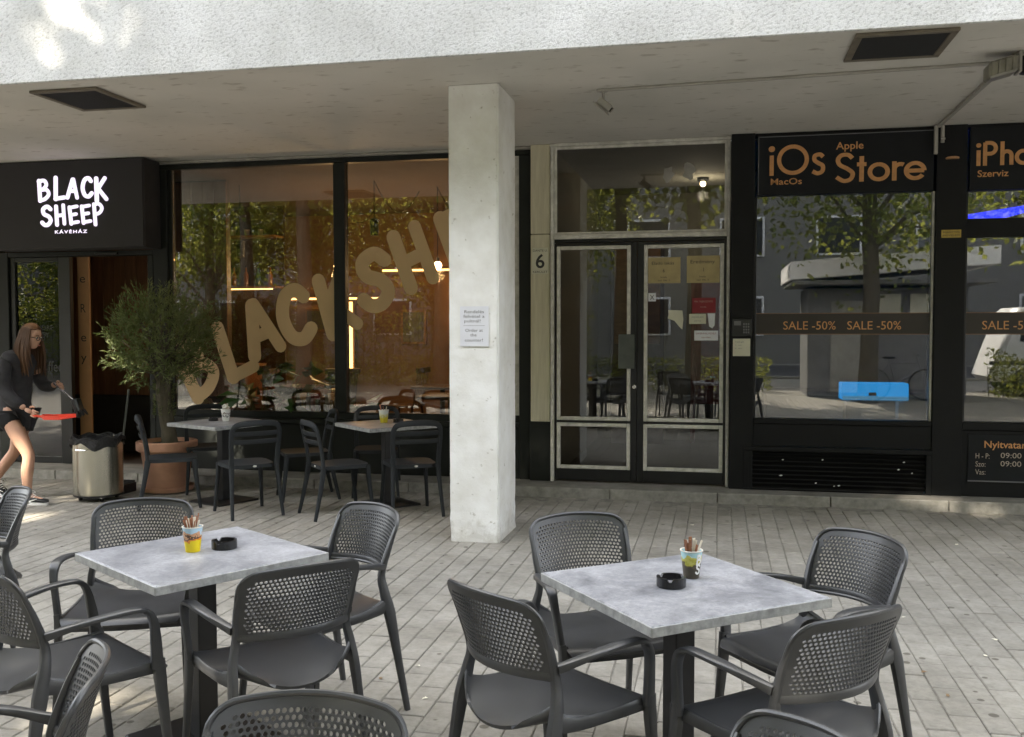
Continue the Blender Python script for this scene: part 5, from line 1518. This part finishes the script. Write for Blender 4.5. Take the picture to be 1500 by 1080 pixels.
def cup(x, y, z, m, lb, sc=1.0, sticks=12, rz=0, bs=False, full=False):
    t = thing('paper_cup', lb, 'cup', (x, y, z), R(rz), 'paper cups on the terrace tables')
    r0, r1, h = .027 * sc, .038 * sc, .096 * sc
    MB().lathe([(r0 - .002, .003), (r0, 0), (r0 + .0005, .002), (r1, h), (r1 - .002, h), (r0 - .001, .006)], (0, 0, 0), 26, True, True).build('cup', m, t, True)
    MB().lathe([(r1 - .001, h - .002), (r1 + .0025, h), (r1 + .0025, h + .003), (r1 - .002, h + .003), (r1 - .002, h - .001)], (0, 0, 0), 26, False, False).build('rim', 'cup_white', t, True)
    for k in range(sticks):
        a = random.random() * 6.28; rb = random.uniform(0, .010) * sc; ab = random.random() * 6.28; rt = random.uniform(.006, .027) * sc
        w, ln = random.uniform(.004, .0075) * sc, random.uniform(.112, .138) * sc
        p0 = Vector((rb * math.cos(ab), rb * math.sin(ab), .012)); p1 = Vector((rt * math.cos(a), rt * math.sin(a), h))
        ax_ = (p1 - p0).normalized()
        s = MB().box(-w, w, -.0012, .0012, 0, ln, .0005)
        mt = Matrix.Translation(p0) @ ax_.to_track_quat('Z', 'Y').to_matrix().to_4x4() @ Matrix.Rotation(random.random() * 3.14, 4, 'Z')
        s.v = [tuple(mt @ Vector(p)) for p in s.v]
        s.build('sugar_stick', 'sugar_brown' if k % 3 else 'sugar_paper', t)
    if full:
        mb = MB()
        for k in range(26):
            a = random.random() * 6.28; rr = random.uniform(0, .03)
            mb.ico((rr * math.cos(a), rr * math.sin(a), h + random.uniform(-.005, .04)), random.uniform(.008, .014), 1)
        mb.build('paper_packets', 'cup_white', t)
    if bs:
        for ch, zz, da in (('B', .052, .62), ('S', .018, .62)):
            lm = MB()
            fx = lambda a, b: ((a - .3) * .032, zz + b * .034)
            for i, (kk, p) in enumerate(BR[ch][0]):
                ribbon(lm, crom(p, 6) if kk == 'c' else p, .20, fx, -.001 * i * .2, .0004)
            out = []
            for (qx, qy, qz) in lm.v:
                rad = r0 + (r1 - r0) * qz / h + .0012 + (-qy) * 1.0
                aa = -math.pi / 2 + da + qx / rad
                out.append((rad * math.cos(aa), rad * math.sin(aa), qz))
            lm.v = out; lm.build('letter', 'white_letter', t)
def ashtray(x, y, z, lb, sc=1.0):
    t = thing('ashtray', lb, 'ashtray', (x, y, z), .4, 'round ashtrays on the terrace tables')
    n = 36; v = []; f = []
    prof = ((.048, 0), (.050, .003), (.050, .034), (.041, .034), (.039, .010), (.0, .009))
    for i, (r, zz) in enumerate(prof):
        for k in range(n):
            a = 2 * math.pi * k / n
            notch = (k % 12 in (0, 1)) and i in (2, 3)
            v.append((r * sc * math.cos(a), r * sc * math.sin(a), (zz - (.011 if notch else 0)) * sc))
    for i in range(len(prof) - 1):
        for k in range(n):
            k2 = (k + 1) % n; f.append((i * n + k, i * n + k2, (i + 1) * n + k2, (i + 1) * n + k))
    f.append(tuple(range(n - 1, -1, -1)))
    MB().add(v, f).build('bowl', 'ashtray_black', t)
    MB().lathe([(.038, .0095), (.038, .0105)], (0, 0, 0), 20).build('ash', 'print_grey', t)
TZ = .7475
cup(-.088, 3.405, TZ, 'cup_olive', 'pale blue and olive paper cup with white letters on the right table', 1.0, 11, 12, bs=True)
ashtray(-.152, 3.275, TZ, 'black round ashtray on the right table')
cup(-2.03, 3.40, TZ, 'cup_yellow', 'bright yellow paper cup full of sugar sticks on the left table', 1.02, 14, 0)
ashtray(-1.935, 3.475, TZ, 'black round ashtray beside the yellow cup on the left table')
cup(-4.53, 8.20, TZ, 'cup_sheep', 'white speckled cup on the table next to the potted tree', 1.15, 6, 40, full=True)
ashtray(-4.66, 8.20, TZ, 'black ashtray beside the white cup on the back table', .9)
cup(-3.02, 8.36, TZ, 'cup_lemon', 'yellow and white cup on the table next to the column', 1.2, 4, 10)
ashtray(-2.90, 8.42, TZ, 'black ashtray on the table next to the column', .95)

# ------------------------------------------------------------------ potted olive tree
ot = thing('potted_olive_tree', 'round clipped olive tree in a large terracotta pot by the cafe door', 'potted tree', (-5.37, 8.55, .001))
pot = MB().lathe([(.19, .03), (.20, .03), (.245, .40), (.275, .405), (.285, .50), (.262, .505), (.25, .46), (.24, .45)], (0, 0, 0), 40, True, True).build('pot', 'terracotta', ot, True)
MB().lathe([(.285, .415), (.291, .42), (.293, .495), (.286, .503)], (0, 0, 0), 40, False, False).build('rim', 'terracotta', pot, True)
MB().lathe([(.20, 0), (.245, .012), (.255, .055), (.24, .06), (.22, .028)], (0, 0, 0), 40, True, True).build('saucer', 'terracotta', pot, True)
MB().lathe([(.243, .452), (.243, .465), (.1, .475)], (0, 0, 0), 24).build('soil', 'soil', ot)
tk = MB()
pp = smooth_path([(.03, 0, .44), (.02, 0, .60), (-.02, .01, .80), (-.03, 0, 1.0), (.0, 0, 1.2)], 5)
se = lerp_secs([(.092, .09), (.072, .072), (.068, .066), (.074, .072), (.05, .05)], 5)
se = [(a * random.uniform(.94, 1.06), b * random.uniform(.94, 1.06)) for a, b in se]
tk.sweep(pp, se, n=14, p=2)
cc = np.array([-.04, 0, 1.47]); tips = []
for k in range(46):
    d = rng.normal(size=3); d /= np.linalg.norm(d)
    if d[2] < -.75: d[2] *= -.4
    e = cc + d * np.array([.46, .46, .46]) * rng.uniform(.75, 1.0)
    m_ = cc * .5 + e * .5 + np.array([0, 0, -.06]); s0 = np.array([0, 0, rng.uniform(.92, 1.2)])
    tk.sweep([tuple(s0), tuple((s0 + m_) / 2 * .6 + m_ * .4), tuple(e)], [(.018, .018), (.011, .011), (.004, .004)], side=(1, .02, .03), n=5, p=2)
    tips.append(e)
tk.build('trunk', 'bark', ot, True)
P, D, Ln = [], [], []
for k in range(560):                                   # twigs, each with narrow leaves along it
    d = rng.normal(size=3); d /= np.linalg.norm(d)
    if d[2] < -.8: continue
    rr = rng.uniform(.30, .57) ** .9
    o_ = cc + d * rr * np.array([.90, .90, .88]) * rng.uniform(.82, 1.05)
    tw_ = d * .7 + rng.normal(size=3) * .45 + np.array([0, 0, .55]); tw_ /= np.linalg.norm(tw_)
    tl_ = rng.uniform(.10, .20)
    for q in range(15):
        P.append(o_ + tw_ * tl_ * (q / 14 - .4)); a = tw_ * 1.1 + rng.normal(size=3) * .6; D.append(a); Ln.append(rng.uniform(.040, .075))
for k in range(70):                                    # upright shoots standing out of the crown
    a = rng.uniform(0, 6.28); e = rng.uniform(-.1, 1.3)
    d = np.array([math.cos(a) * math.cos(e), math.sin(a) * math.cos(e), math.sin(e)])
    o_ = cc + d * .45; tw_ = d * .6 + np.array([0, 0, .7]) + rng.normal(size=3) * .2; tw_ /= np.linalg.norm(tw_)
    for q in range(14):
        P.append(o_ + tw_ * .20 * (q / 13)); D.append(tw_ * 1.0 + rng.normal(size=3) * .5); Ln.append(rng.uniform(.035, .06))
for k in range(60):                                    # shoots on the upper trunk
    a = rng.uniform(0, 6.28); z = rng.uniform(.72, 1.05)
    for q in range(6):
        P.append(np.array([math.cos(a) * .085 - .02, math.sin(a) * .085, z + q * .01])); D.append(np.array([math.cos(a), math.sin(a), .5]) + rng.normal(size=3) * .5); Ln.append(rng.uniform(.03, .05))
leaves_mesh(P, D, Ln, [l * .21 for l in Ln], bend=.1).build('crown', 'olive_leaf', ot)

# ------------------------------------------------------------------ steel bin on castors with black bag
bn = thing('waste_bin', 'round stainless steel bin on castors with a black bag', 'bin', (-5.74, 7.98, .001))
MB().lathe([(.215, .062), (.222, .066), (.222, .575), (.226, .578), (.226, .590), (.218, .592), (.214, .58), (.212, .08)], (0, 0, 0), 48).build('drum', 'bin_steel', bn, True)
MB().lathe([(.20, .045), (.224, .048), (.226, .064), (.20, .066)], (0, 0, 0), 40).build('base_ring', 'iron_black', bn, True)
for k in range(4):
    a = R(45 + 90 * k); x, y = .16 * math.cos(a), .16 * math.sin(a)
    c = MB().box(x - .012, x + .012, y - .02, y + .02, .03, .046, .002).build('castor', 'chrome', bn)
    w = MB().lathe([(.018, -.011), (.021, -.008), (.021, .008), (.018, .011)], (0, 0, 0), 14)
    w.v = [(z + x, yy + y, xx + .0215) for (xx, yy, z) in w.v]; w.build('wheel', 'ashtray_black', c, True)
bag = MB(); n = 60; v = []; f = []
prof = [(.205, .44), (.207, .585), (.222, .610), (.233, .603), (.235, .575), (.236, .548), (.237, .525)]
for i, (r, z) in enumerate(prof):
    for k in range(n):
        a = 2 * math.pi * k / n
        wv = .009 * math.sin(9 * a + i * .7) + .008 * math.sin(17 * a + 1.3 * i) + random.uniform(-.003, .003)
        dz = (.030 * math.sin(3 * a + 1) + .018 * math.sin(7 * a)) * max(0, i - 3) / 3 + (.012 * math.sin(8 * a) if i in (2, 3) else 0)
        rr = r + max(-.002, wv) * (.3 + i * .14) + (.0 if i < 4 else .002)
        v.append((rr * math.cos(a), rr * math.sin(a), z + dz))
for i in range(len(prof) - 1):
    for k in range(n):
        k2 = (k + 1) % n; f.append((i * n + k, i * n + k2, (i + 1) * n + k2, (i + 1) * n + k))
bag.add(v, f).build('bag', 'bin_bag', bn, True)
MB().lathe([(.20, .40), (.205, .42)], (0, 0, 0), 30).build('bag_content', 'bin_bag', bn)
h = MB().sweep([(-.05 + .30 * 0, -.226, .50), (-.05, -.252, .497), (.05, -.252, .497), (.05, -.226, .50)], (.005, .005), side=(0, 0, 1), n=6)
h.build('handle', 'chrome', bn, True)
# long handled dustpan leaning behind the bin
bh = thing('lobby_dustpan', 'grey long handled dustpan standing behind the steel bin', 'dustpan', (-5.80, 8.36, .001))
MB().tube((.0, 0, .10), (.13, .02, 1.02), .011, n=8).build('handle', 'handle_plate', bh, True)
MB().box(-.14, .12, -.12, .10, 0, .012, .004).box(-.14, .12, .101, .112, 0, .11, .004).box(-.152, -.141, -.12, .112, 0, .09, .003).box(.121, .132, -.12, .112, 0, .09, .003).build('pan', 'iron_black', bh)

# ------------------------------------------------------------------ walking person
mat('skin', (.50, .29, .20), .5, var=.08, scale=9, spec=.35)
mat('hair', (.035, .017, .008), .6, c2=(.085, .043, .02), scale=30, stretch=(1, 1, .15), spec=.2)
mat('sweater', (.026, .025, .027), .95, var=.25, scale=20, bump=.4, bscale=180)
mat('shorts', (.010, .010, .012), .9, var=.2, scale=20)
mat('shoe_black', (.012, .012, .013), .6)
mat('shoe_white', (.72, .71, .68), .6)
mat('pan_red', (.62, .045, .018), .45)
mat('bristle', (.02, .018, .016), .9)
def skin_mb(nodes, edges, subs=2):
    me = bpy.data.meshes.new('tmp'); me.from_pydata([n[0] for n in nodes], edges, [])
    o = bpy.data.objects.new('tmp', me); COL.objects.link(o)
    m = o.modifiers.new('s', 'SKIN'); m.use_smooth_shade = True
    lay = me.skin_vertices[0].data
    for i, n in enumerate(nodes):
        lay[i].radius = n[1] if isinstance(n[1], tuple) else (n[1], n[1])
        lay[i].use_root = (i == 0)
    s = o.modifiers.new('u', 'SUBSURF'); s.levels = subs; s.render_levels = subs
    dg = bpy.context.evaluated_depsgraph_get()
    r = bpy.data.meshes.new_from_object(o.evaluated_get(dg))
    mb = MB().add([tuple(v.co) for v in r.vertices], [tuple(p.vertices) for p in r.polygons])
    bpy.data.objects.remove(o); bpy.data.meshes.remove(me); bpy.data.meshes.remove(r)
    return mb
pe = thing('person', 'person in black sweater and shorts with long brown hair, sweeping with brush and red dustpan', 'person', (-6.30, 7.72, .001))
body = skin_mb([((-.11, 0, .88), (.10, .09)), ((-.10, 0, 1.04), (.09, .08)), ((-.08, 0, 1.22), (.10, .085)), ((-.05, 0, 1.35), (.08, .06)), ((-.01, 0, 1.42), .052), ((.035, 0, 1.48), .055),
    ((-.11, -.085, .80), .092), ((.0, -.095, .62), .080), ((.105, -.10, .45), .056), ((.075, -.10, .30), .058), ((.075, -.10, .17), .042), ((.085, -.10, .085), .037), ((.14, -.10, .05), .036), ((.25, -.10, .032), .028),
    ((-.12, .085, .80), .092), ((-.15, .09, .62), .080), ((-.20, .09, .46), .056), ((-.31, .09, .34), .056), ((-.40, .09, .22), .040), ((-.44, .09, .155), .036), ((-.40, .09, .09), .034), ((-.34, .09, .032), .028),
    ((-.075, -.155, 1.32), .046), ((-.06, -.215, 1.18), .036), ((-.035, -.235, 1.05), .034), ((.07, -.225, .965), .032), ((.165, -.215, .895), .027),
    ((-.065, .155, 1.32), .046), ((-.03, .21, 1.19), .036), ((.005, .22, 1.07), .034), ((.11, .19, 1.075), .032), ((.20, .155, 1.09), .027)],
    [(0, 1), (1, 2), (2, 3), (3, 4), (4, 5), (0, 6), (6, 7), (7, 8), (8, 9), (9, 10), (10, 11), (11, 12), (12, 13), (0, 14), (14, 15), (15, 16), (16, 17), (17, 18), (18, 19), (19, 20), (20, 21),
     (3, 22), (22, 23), (23, 24), (24, 25), (25, 26), (3, 27), (27, 28), (28, 29), (29, 30), (30, 31)])
def hand(w, p, spread_, fing, thumb):
    """palm from wrist w to knuckles p, four fingers curling down and a thumb"""
    w, p = Vector(w), Vector(p); sp = Vector(spread_)
    mb = skin_mb([(tuple(w), (.024, .02)), (tuple((w + p) / 2), (.033, .020)), (tuple(p), (.034, .017))], [(0, 1), (1, 2)], 2)
    for k, lnf in enumerate((.072, .082, .078, .060)):
        b = p + sp * ((k - 1.5) * .0185)
        d1 = Vector(fing[0]).normalized(); d2 = Vector(fing[1]).normalized(); d3 = Vector(fing[2]).normalized()
        q = [b - d1 * .012, b + d1 * lnf * .42, b + d1 * lnf * .42 + d2 * lnf * .34, b + d1 * lnf * .42 + d2 * lnf * .34 + d3 * lnf * .26]
        f_ = skin_mb([(tuple(q[0]), .0092), (tuple(q[1]), .009), (tuple(q[2]), .008), (tuple(q[3]), .006)], [(0, 1), (1, 2), (2, 3)], 1)
        mb.add(f_.v, f_.f)
    t0 = (w * .55 + p * .45) - sp * .028
    th_ = [t0, t0 + Vector(thumb) * .035, t0 + Vector(thumb) * .035 + (p - w).normalized() * .028]
    f_ = skin_mb([(tuple(th_[0]), .013), (tuple(th_[1]), .0105), (tuple(th_[2]), .008)], [(0, 1), (1, 2)], 1)
    return mb.add(f_.v, f_.f)
h1 = hand((.165, -.215, .895), (.235, -.21, .858), (0, -.5, -.85), ((.8, .1, -.45), (.3, .8, -.3), (-.6, .6, .1)), (.5, .55, .35)); body.add(h1.v, h1.f)
h2 = hand((.20, .155, 1.09), (.272, .135, 1.085), (0, .4, -.9), ((.75, -.1, -.3), (.2, -.85, -.2), (-.65, -.5, .1)), (.5, -.5, .4)); body.add(h2.v, h2.f)
# head: skull, jaw, nose, mouth, ears
HC = Vector((.075, 0, 1.545)); tilt = R(14)
hd = bmesh.new(); bmesh.ops.create_icosphere(hd, subdivisions=4, radius=1)
for q in hd.verts:
    x, y, z = q.co
    sx = .098 if x > 0 else .100
    px_, py_, pz_ = x * sx, y * .074, z * .112
    if z < -.1:
        py_ *= 1 - .30 * min(1, (-z - .1)); px_ += .012 * (-z - .1) if x > 0 else .035 * (-z - .1)
    if x > .55: px_ -= (x - .55) * .03
    nz_ = math.exp(-((z + .12) / .16) ** 2 - (y / .20) ** 2) * max(0, x); px_ += .024 * nz_
    px_ += .006 * math.exp(-((z + .48) / .06) ** 2 - (y / .32) ** 2) * max(0, x)
    px_ += .006 * math.exp(-((z + .60) / .06) ** 2 - (y / .30) ** 2) * max(0, x)
    px_ -= .010 * math.exp(-((z - .06) / .10) ** 2) * (math.exp(-((abs(y) - .42) / .18) ** 2)) * max(0, x)
    px_ += .010 * math.exp(-((z + .88) / .14) ** 2 - (y / .4) ** 2) * max(0, x + .2)
    q.co = Vector((px_ * math.cos(tilt) + pz_ * math.sin(tilt), py_, -px_ * math.sin(tilt) + pz_ * math.cos(tilt))) + HC
body.bm(hd)
for s in (-1, 1):
    body.ico((HC.x - .008, s * .074, HC.z - .012), .026, 2, (.7, .35, 1.1))
bo_ = body.build('body', 'skin', pe, True)
def hp(x, y, z):
    return (x * math.cos(tilt) + z * math.sin(tilt) + HC.x, y, -x * math.sin(tilt) + z * math.cos(tilt) + HC.z)
for s in (-1, 1):
    MB().ico(hp(.083, s * .031, .008), .0115, 2, (.7, 1.1, .8)).build('eye', 'cup_white', bo_, True)
    MB().ico(hp(.090, s * .031, .008), .006, 1).build('iris', 'print_black', bo_, True)
    MB().sweep([hp(.092, s * .014, .030), hp(.092, s * .032, .035), hp(.080, s * .048, .028)], (.003, .004), side=(0, 0, 1), n=6).build('eyebrow', 'hair', bo_, True)
mat('lip', (.42, .15, .12), .5)
MB().ico(hp(.095, 0, -.060), .016, 2, (.35, 1.2, .38)).build('lips', 'lip', bo_, True)
gl_ = MB()
for s in (-1, 1):
    ring = [hp(.101, s * (.033 + .021 * math.cos(a)), .006 + .018 * math.sin(a)) for a in [2 * math.pi * k / 14 for k in range(14)]]
    gl_.sweep(ring, (.0032, .0032), side=(1, .05, 0), n=6, closed=True)
    gl_.tube(hp(.098, s * .055, .010), hp(-.01, s * .078, .008), .0025, n=6)
gl_.tube(hp(.104, -.012, .010), hp(.104, .012, .010), .0028, n=6)
gl_.build('glasses', 'print_black', pe, True)
# hair: cap and long locks
hb = bmesh.new(); bmesh.ops.create_icosphere(hb, subdivisions=4, radius=1)
kill = []
for q in hb.verts:
    x, y, z = q.co
    if x > .50 - .55 * max(0, .55 - z) and z < .62: kill.append(q); continue
    if z < -.55: kill.append(q); continue
    n_ = 1 + .03 * math.sin(22 * y + 5 * z) * .6
    q.co = Vector(hp(x * .112 * n_ - .008, y * .088 * n_, z * .124 * n_ + .004))
bmesh.ops.delete(hb, geom=kill, context='VERTS')
bmesh.ops.solidify(hb, geom=hb.faces[:], thickness=.006)
ha = MB().bm(hb)
for k in range(64):
    a = R(95 + 170 * (k % 32) / 31) if k < 32 else R(265 - 170 * (k % 32) / 31)
    s = 1 if k < 32 else -1
    an = R(70 + 110 * ((k % 32) / 31))
    x0, y0 = .098 * math.cos(an), s * .080 * math.sin(an)
    st = Vector(hp(x0, y0, .03)); ln_ = random.uniform(.30, .40)
    fr_ = max(0, math.cos(an) + .2)
    end = st + Vector((-.01 + .05 * fr_ + random.uniform(-.02, .02), s * .02 + random.uniform(-.02, .02), -ln_))
    mid = (st + end) / 2 + Vector((-.018 + .02 * fr_, s * .025, .02))
    pts = smooth_path([Vector(hp(x0 * .85, y0 * .9, .085)), st, mid, end], 4)
    ha.sweep(pts, lerp_secs([(.008, .012), (.012, .016), (.012, .017), (.003, .004)], 4), side=(0, 1, .1), n=6, p=2)
ha.build('hair', 'hair', pe, True)
sw = skin_mb([((-.115, 0, .63), (.150, .150)), ((-.115, 0, .80), (.160, .155)), ((-.115, 0, .92), (.155, .145)), ((-.10, 0, 1.06), (.145, .135)), ((-.08, 0, 1.24), (.150, .140)), ((-.045, 0, 1.36), (.120, .10)), ((-.015, 0, 1.405), (.075, .068)),
    ((-.075, -.175, 1.325), .080), ((-.06, -.225, 1.18), .074), ((-.035, -.24, 1.045), .072), ((.07, -.23, .962), .066), ((.145, -.218, .908), .043),
    ((-.065, .175, 1.325), .080), ((-.03, .215, 1.19), .072), ((.005, .225, 1.065), .070), ((.11, .195, 1.072), .062), ((.18, .163, 1.087), .042)],
    [(0, 1), (1, 2), (2, 3), (3, 4), (4, 5), (5, 6), (5, 7), (7, 8), (8, 9), (9, 10), (10, 11), (5, 12), (12, 13), (13, 14), (14, 15), (15, 16)], 2)
sw.v = [(x + .006 * math.sin(30 * z + 9 * y), y + .006 * math.sin(26 * z + 14 * x), z) for (x, y, z) in sw.v]
sw.build('sweater', 'sweater', pe, True)
so = skin_mb([((-.115, 0, .84), (.145, .125)), ((-.115, -.09, .78), (.115, .105)), ((-.06, -.095, .695), (.105, .100)), ((-.12, .09, .78), (.115, .105)), ((-.135, .09, .695), (.105, .100))], [(0, 1), (1, 2), (0, 3), (3, 4)], 2)
so.build('shorts', 'shorts', pe, True)
def shoe(ax, ay, az, pitch, nm):
    t_ = MB()
    secs = []
    pts = []
    for x, w, h in ((-.075, .022, .030), (-.060, .036, .048), (-.01, .038, .052), (.06, .040, .040), (.12, .045, .030), (.165, .042, .024), (.185, .022, .016)):
        pts.append((x, 0, .022 + h * .62)); secs.append((w, h * .62))
    t_.sweep(pts, secs, side=(0, 1, 0), n=14, p=2.6)
    sole = MB(); out = []
    for k in range(28):
        a = 2 * math.pi * k / 28
        x = .055 + .133 * math.cos(a); w = (.046 if math.cos(a) > -.2 else .040)
        out.append((x, w * math.copysign(abs(math.sin(a)) ** .8, math.sin(a))))
    sole.add([(x, y, 0) for x, y in out] + [(x, y, .024) for x, y in out], [tuple(range(27, -1, -1)), tuple(range(28, 56))] + [(k, (k + 1) % 28, 28 + (k + 1) % 28, 28 + k) for k in range(28)])
    lc = MB()
    for k in range(5):
        x = .02 + k * .018; zt_ = .022 + .080 - k * .011
        lc.sweep([(x, -.026, zt_ - .010), (x + .006, 0, zt_ + .004), (x, .026, zt_ - .010)], (.004, .004), side=(1, 0, 0), n=6)
    lc.sweep(smooth_path([(.012, 0, .108), (.01, -.03, .122), (.03, -.036, .105), (.018, 0, .106), (.03, .036, .105), (.01, .03, .122), (.012, 0, .108)], 4), (.004, .004), n=6)
    lg = MB()
    for s in (-1, 1):
        curve = crom([(-.055, .052), (-.02, .030), (.015, .030), (.11, .062)], 6)
        n = len(curve); vv = []
        for i, (x, z) in enumerate(curve):
            w = .013 * math.sin(math.pi * min(1, .12 + .80 * i / (n - 1))) * (1.0 if i < n * .55 else 1 - .8 * (i - n * .55) / (n * .45)) + .001
            yy = s * .0445
            vv += [(x, yy, z + w), (x, yy, z - w)]
        lg.add(vv, [(2 * i, 2 * i + 1, 2 * i + 3, 2 * i + 2) for i in range(n - 1)])
    mt = Matrix.Translation((ax, ay, az)) @ Matrix.Rotation(pitch, 4, 'Y')
    for q in (t_, sole, lc, lg): q.v = [tuple(mt @ Vector(p)) for p in q.v]
    o_ = t_.build('shoe', 'shoe_black', pe, True)
    sole.build('sole', 'shoe_white', o_, False); lc.build('laces', 'shoe_white', o_, True); lg.build('side_mark', 'shoe_white', o_)
shoe(.10, -.10, .0, 0, 'r')
shoe(-.435, .09, .085, R(32), 'l')
# brush and dustpan in the hands
dpn = thing('hand_dustpan', 'small red dustpan held by the walking person', 'dustpan', (-6.30, 7.72, .001))
s = MB()
k = MB().sweep([(.235, -.215, .835), (.30, -.212, .828), (.36, -.21, .825)], [(.010, .008), (.011, .009), (.016, .010)], side=(0, 1, 0), n=8); k.build('handle', 'pan_red', dpn, True)
out = [(.36, -.018, .018), (.42, -.085, .0), (.60, -.11, -.004), (.62, -.10, -.004)]
v = []; f = []
for x, w, zz in ((.35, .022, .812), (.42, .085, .806), (.60, .115, .812)):
    v += [(x, -.21 - w, zz + .035), (x, -.21 - w * .96, zz), (x, -.21 + w * .96, zz), (x, -.21 + w, zz + .035)]
for i in range(2):
    for k in range(3):
        f.append((i * 4 + k, i * 4 + k + 1, i * 4 + 5 + k, i * 4 + 4 + k))
f.append((0, 1, 2, 3))
bm = bmesh.new(); vs = [bm.verts.new(q) for q in v]
for q in f: bm.faces.new([vs[i] for i in q])
bmesh.ops.recalc_face_normals(bm, faces=bm.faces[:]); bmesh.ops.solidify(bm, geom=bm.faces[:], thickness=.004)
MB().bm(bm).build('pan', 'pan_red', dpn)
br_ = thing('hand_brush', 'small black hand brush with metal handle held above the dustpan', 'brush', (-6.30, 7.72, .001))
MB().tube((.20, .13, 1.105), (.50, .02, .955), .010, .009, 8).build('handle', 'chrome', br_, True)
hdm = MB().box(-.03, .03, -.045, .045, -.10, .03, .012)
mt = Matrix.Translation((.535, .0, .945)) @ Matrix.Rotation(R(-20), 4, 'Y')
hdm.v = [tuple(mt @ Vector(p)) for p in hdm.v]; hdm.build('head', 'steel_black', br_)
bs_ = MB()
for k in range(90):
    x, y = random.uniform(-.035, .035), random.uniform(-.05, .05)
    a = mt @ Vector((x, y, -.08)); b = mt @ Vector((x * 1.5 + random.uniform(-.01, .01), y * 1.3, -.135 + random.uniform(-.01, .01)))
    bs_.tube(a, b, .0022, .0012, 4)
bs_.build('bristles', 'bristle', br_)

for o in bpy.data.objects:
    if '_w' in o: del o['_w']
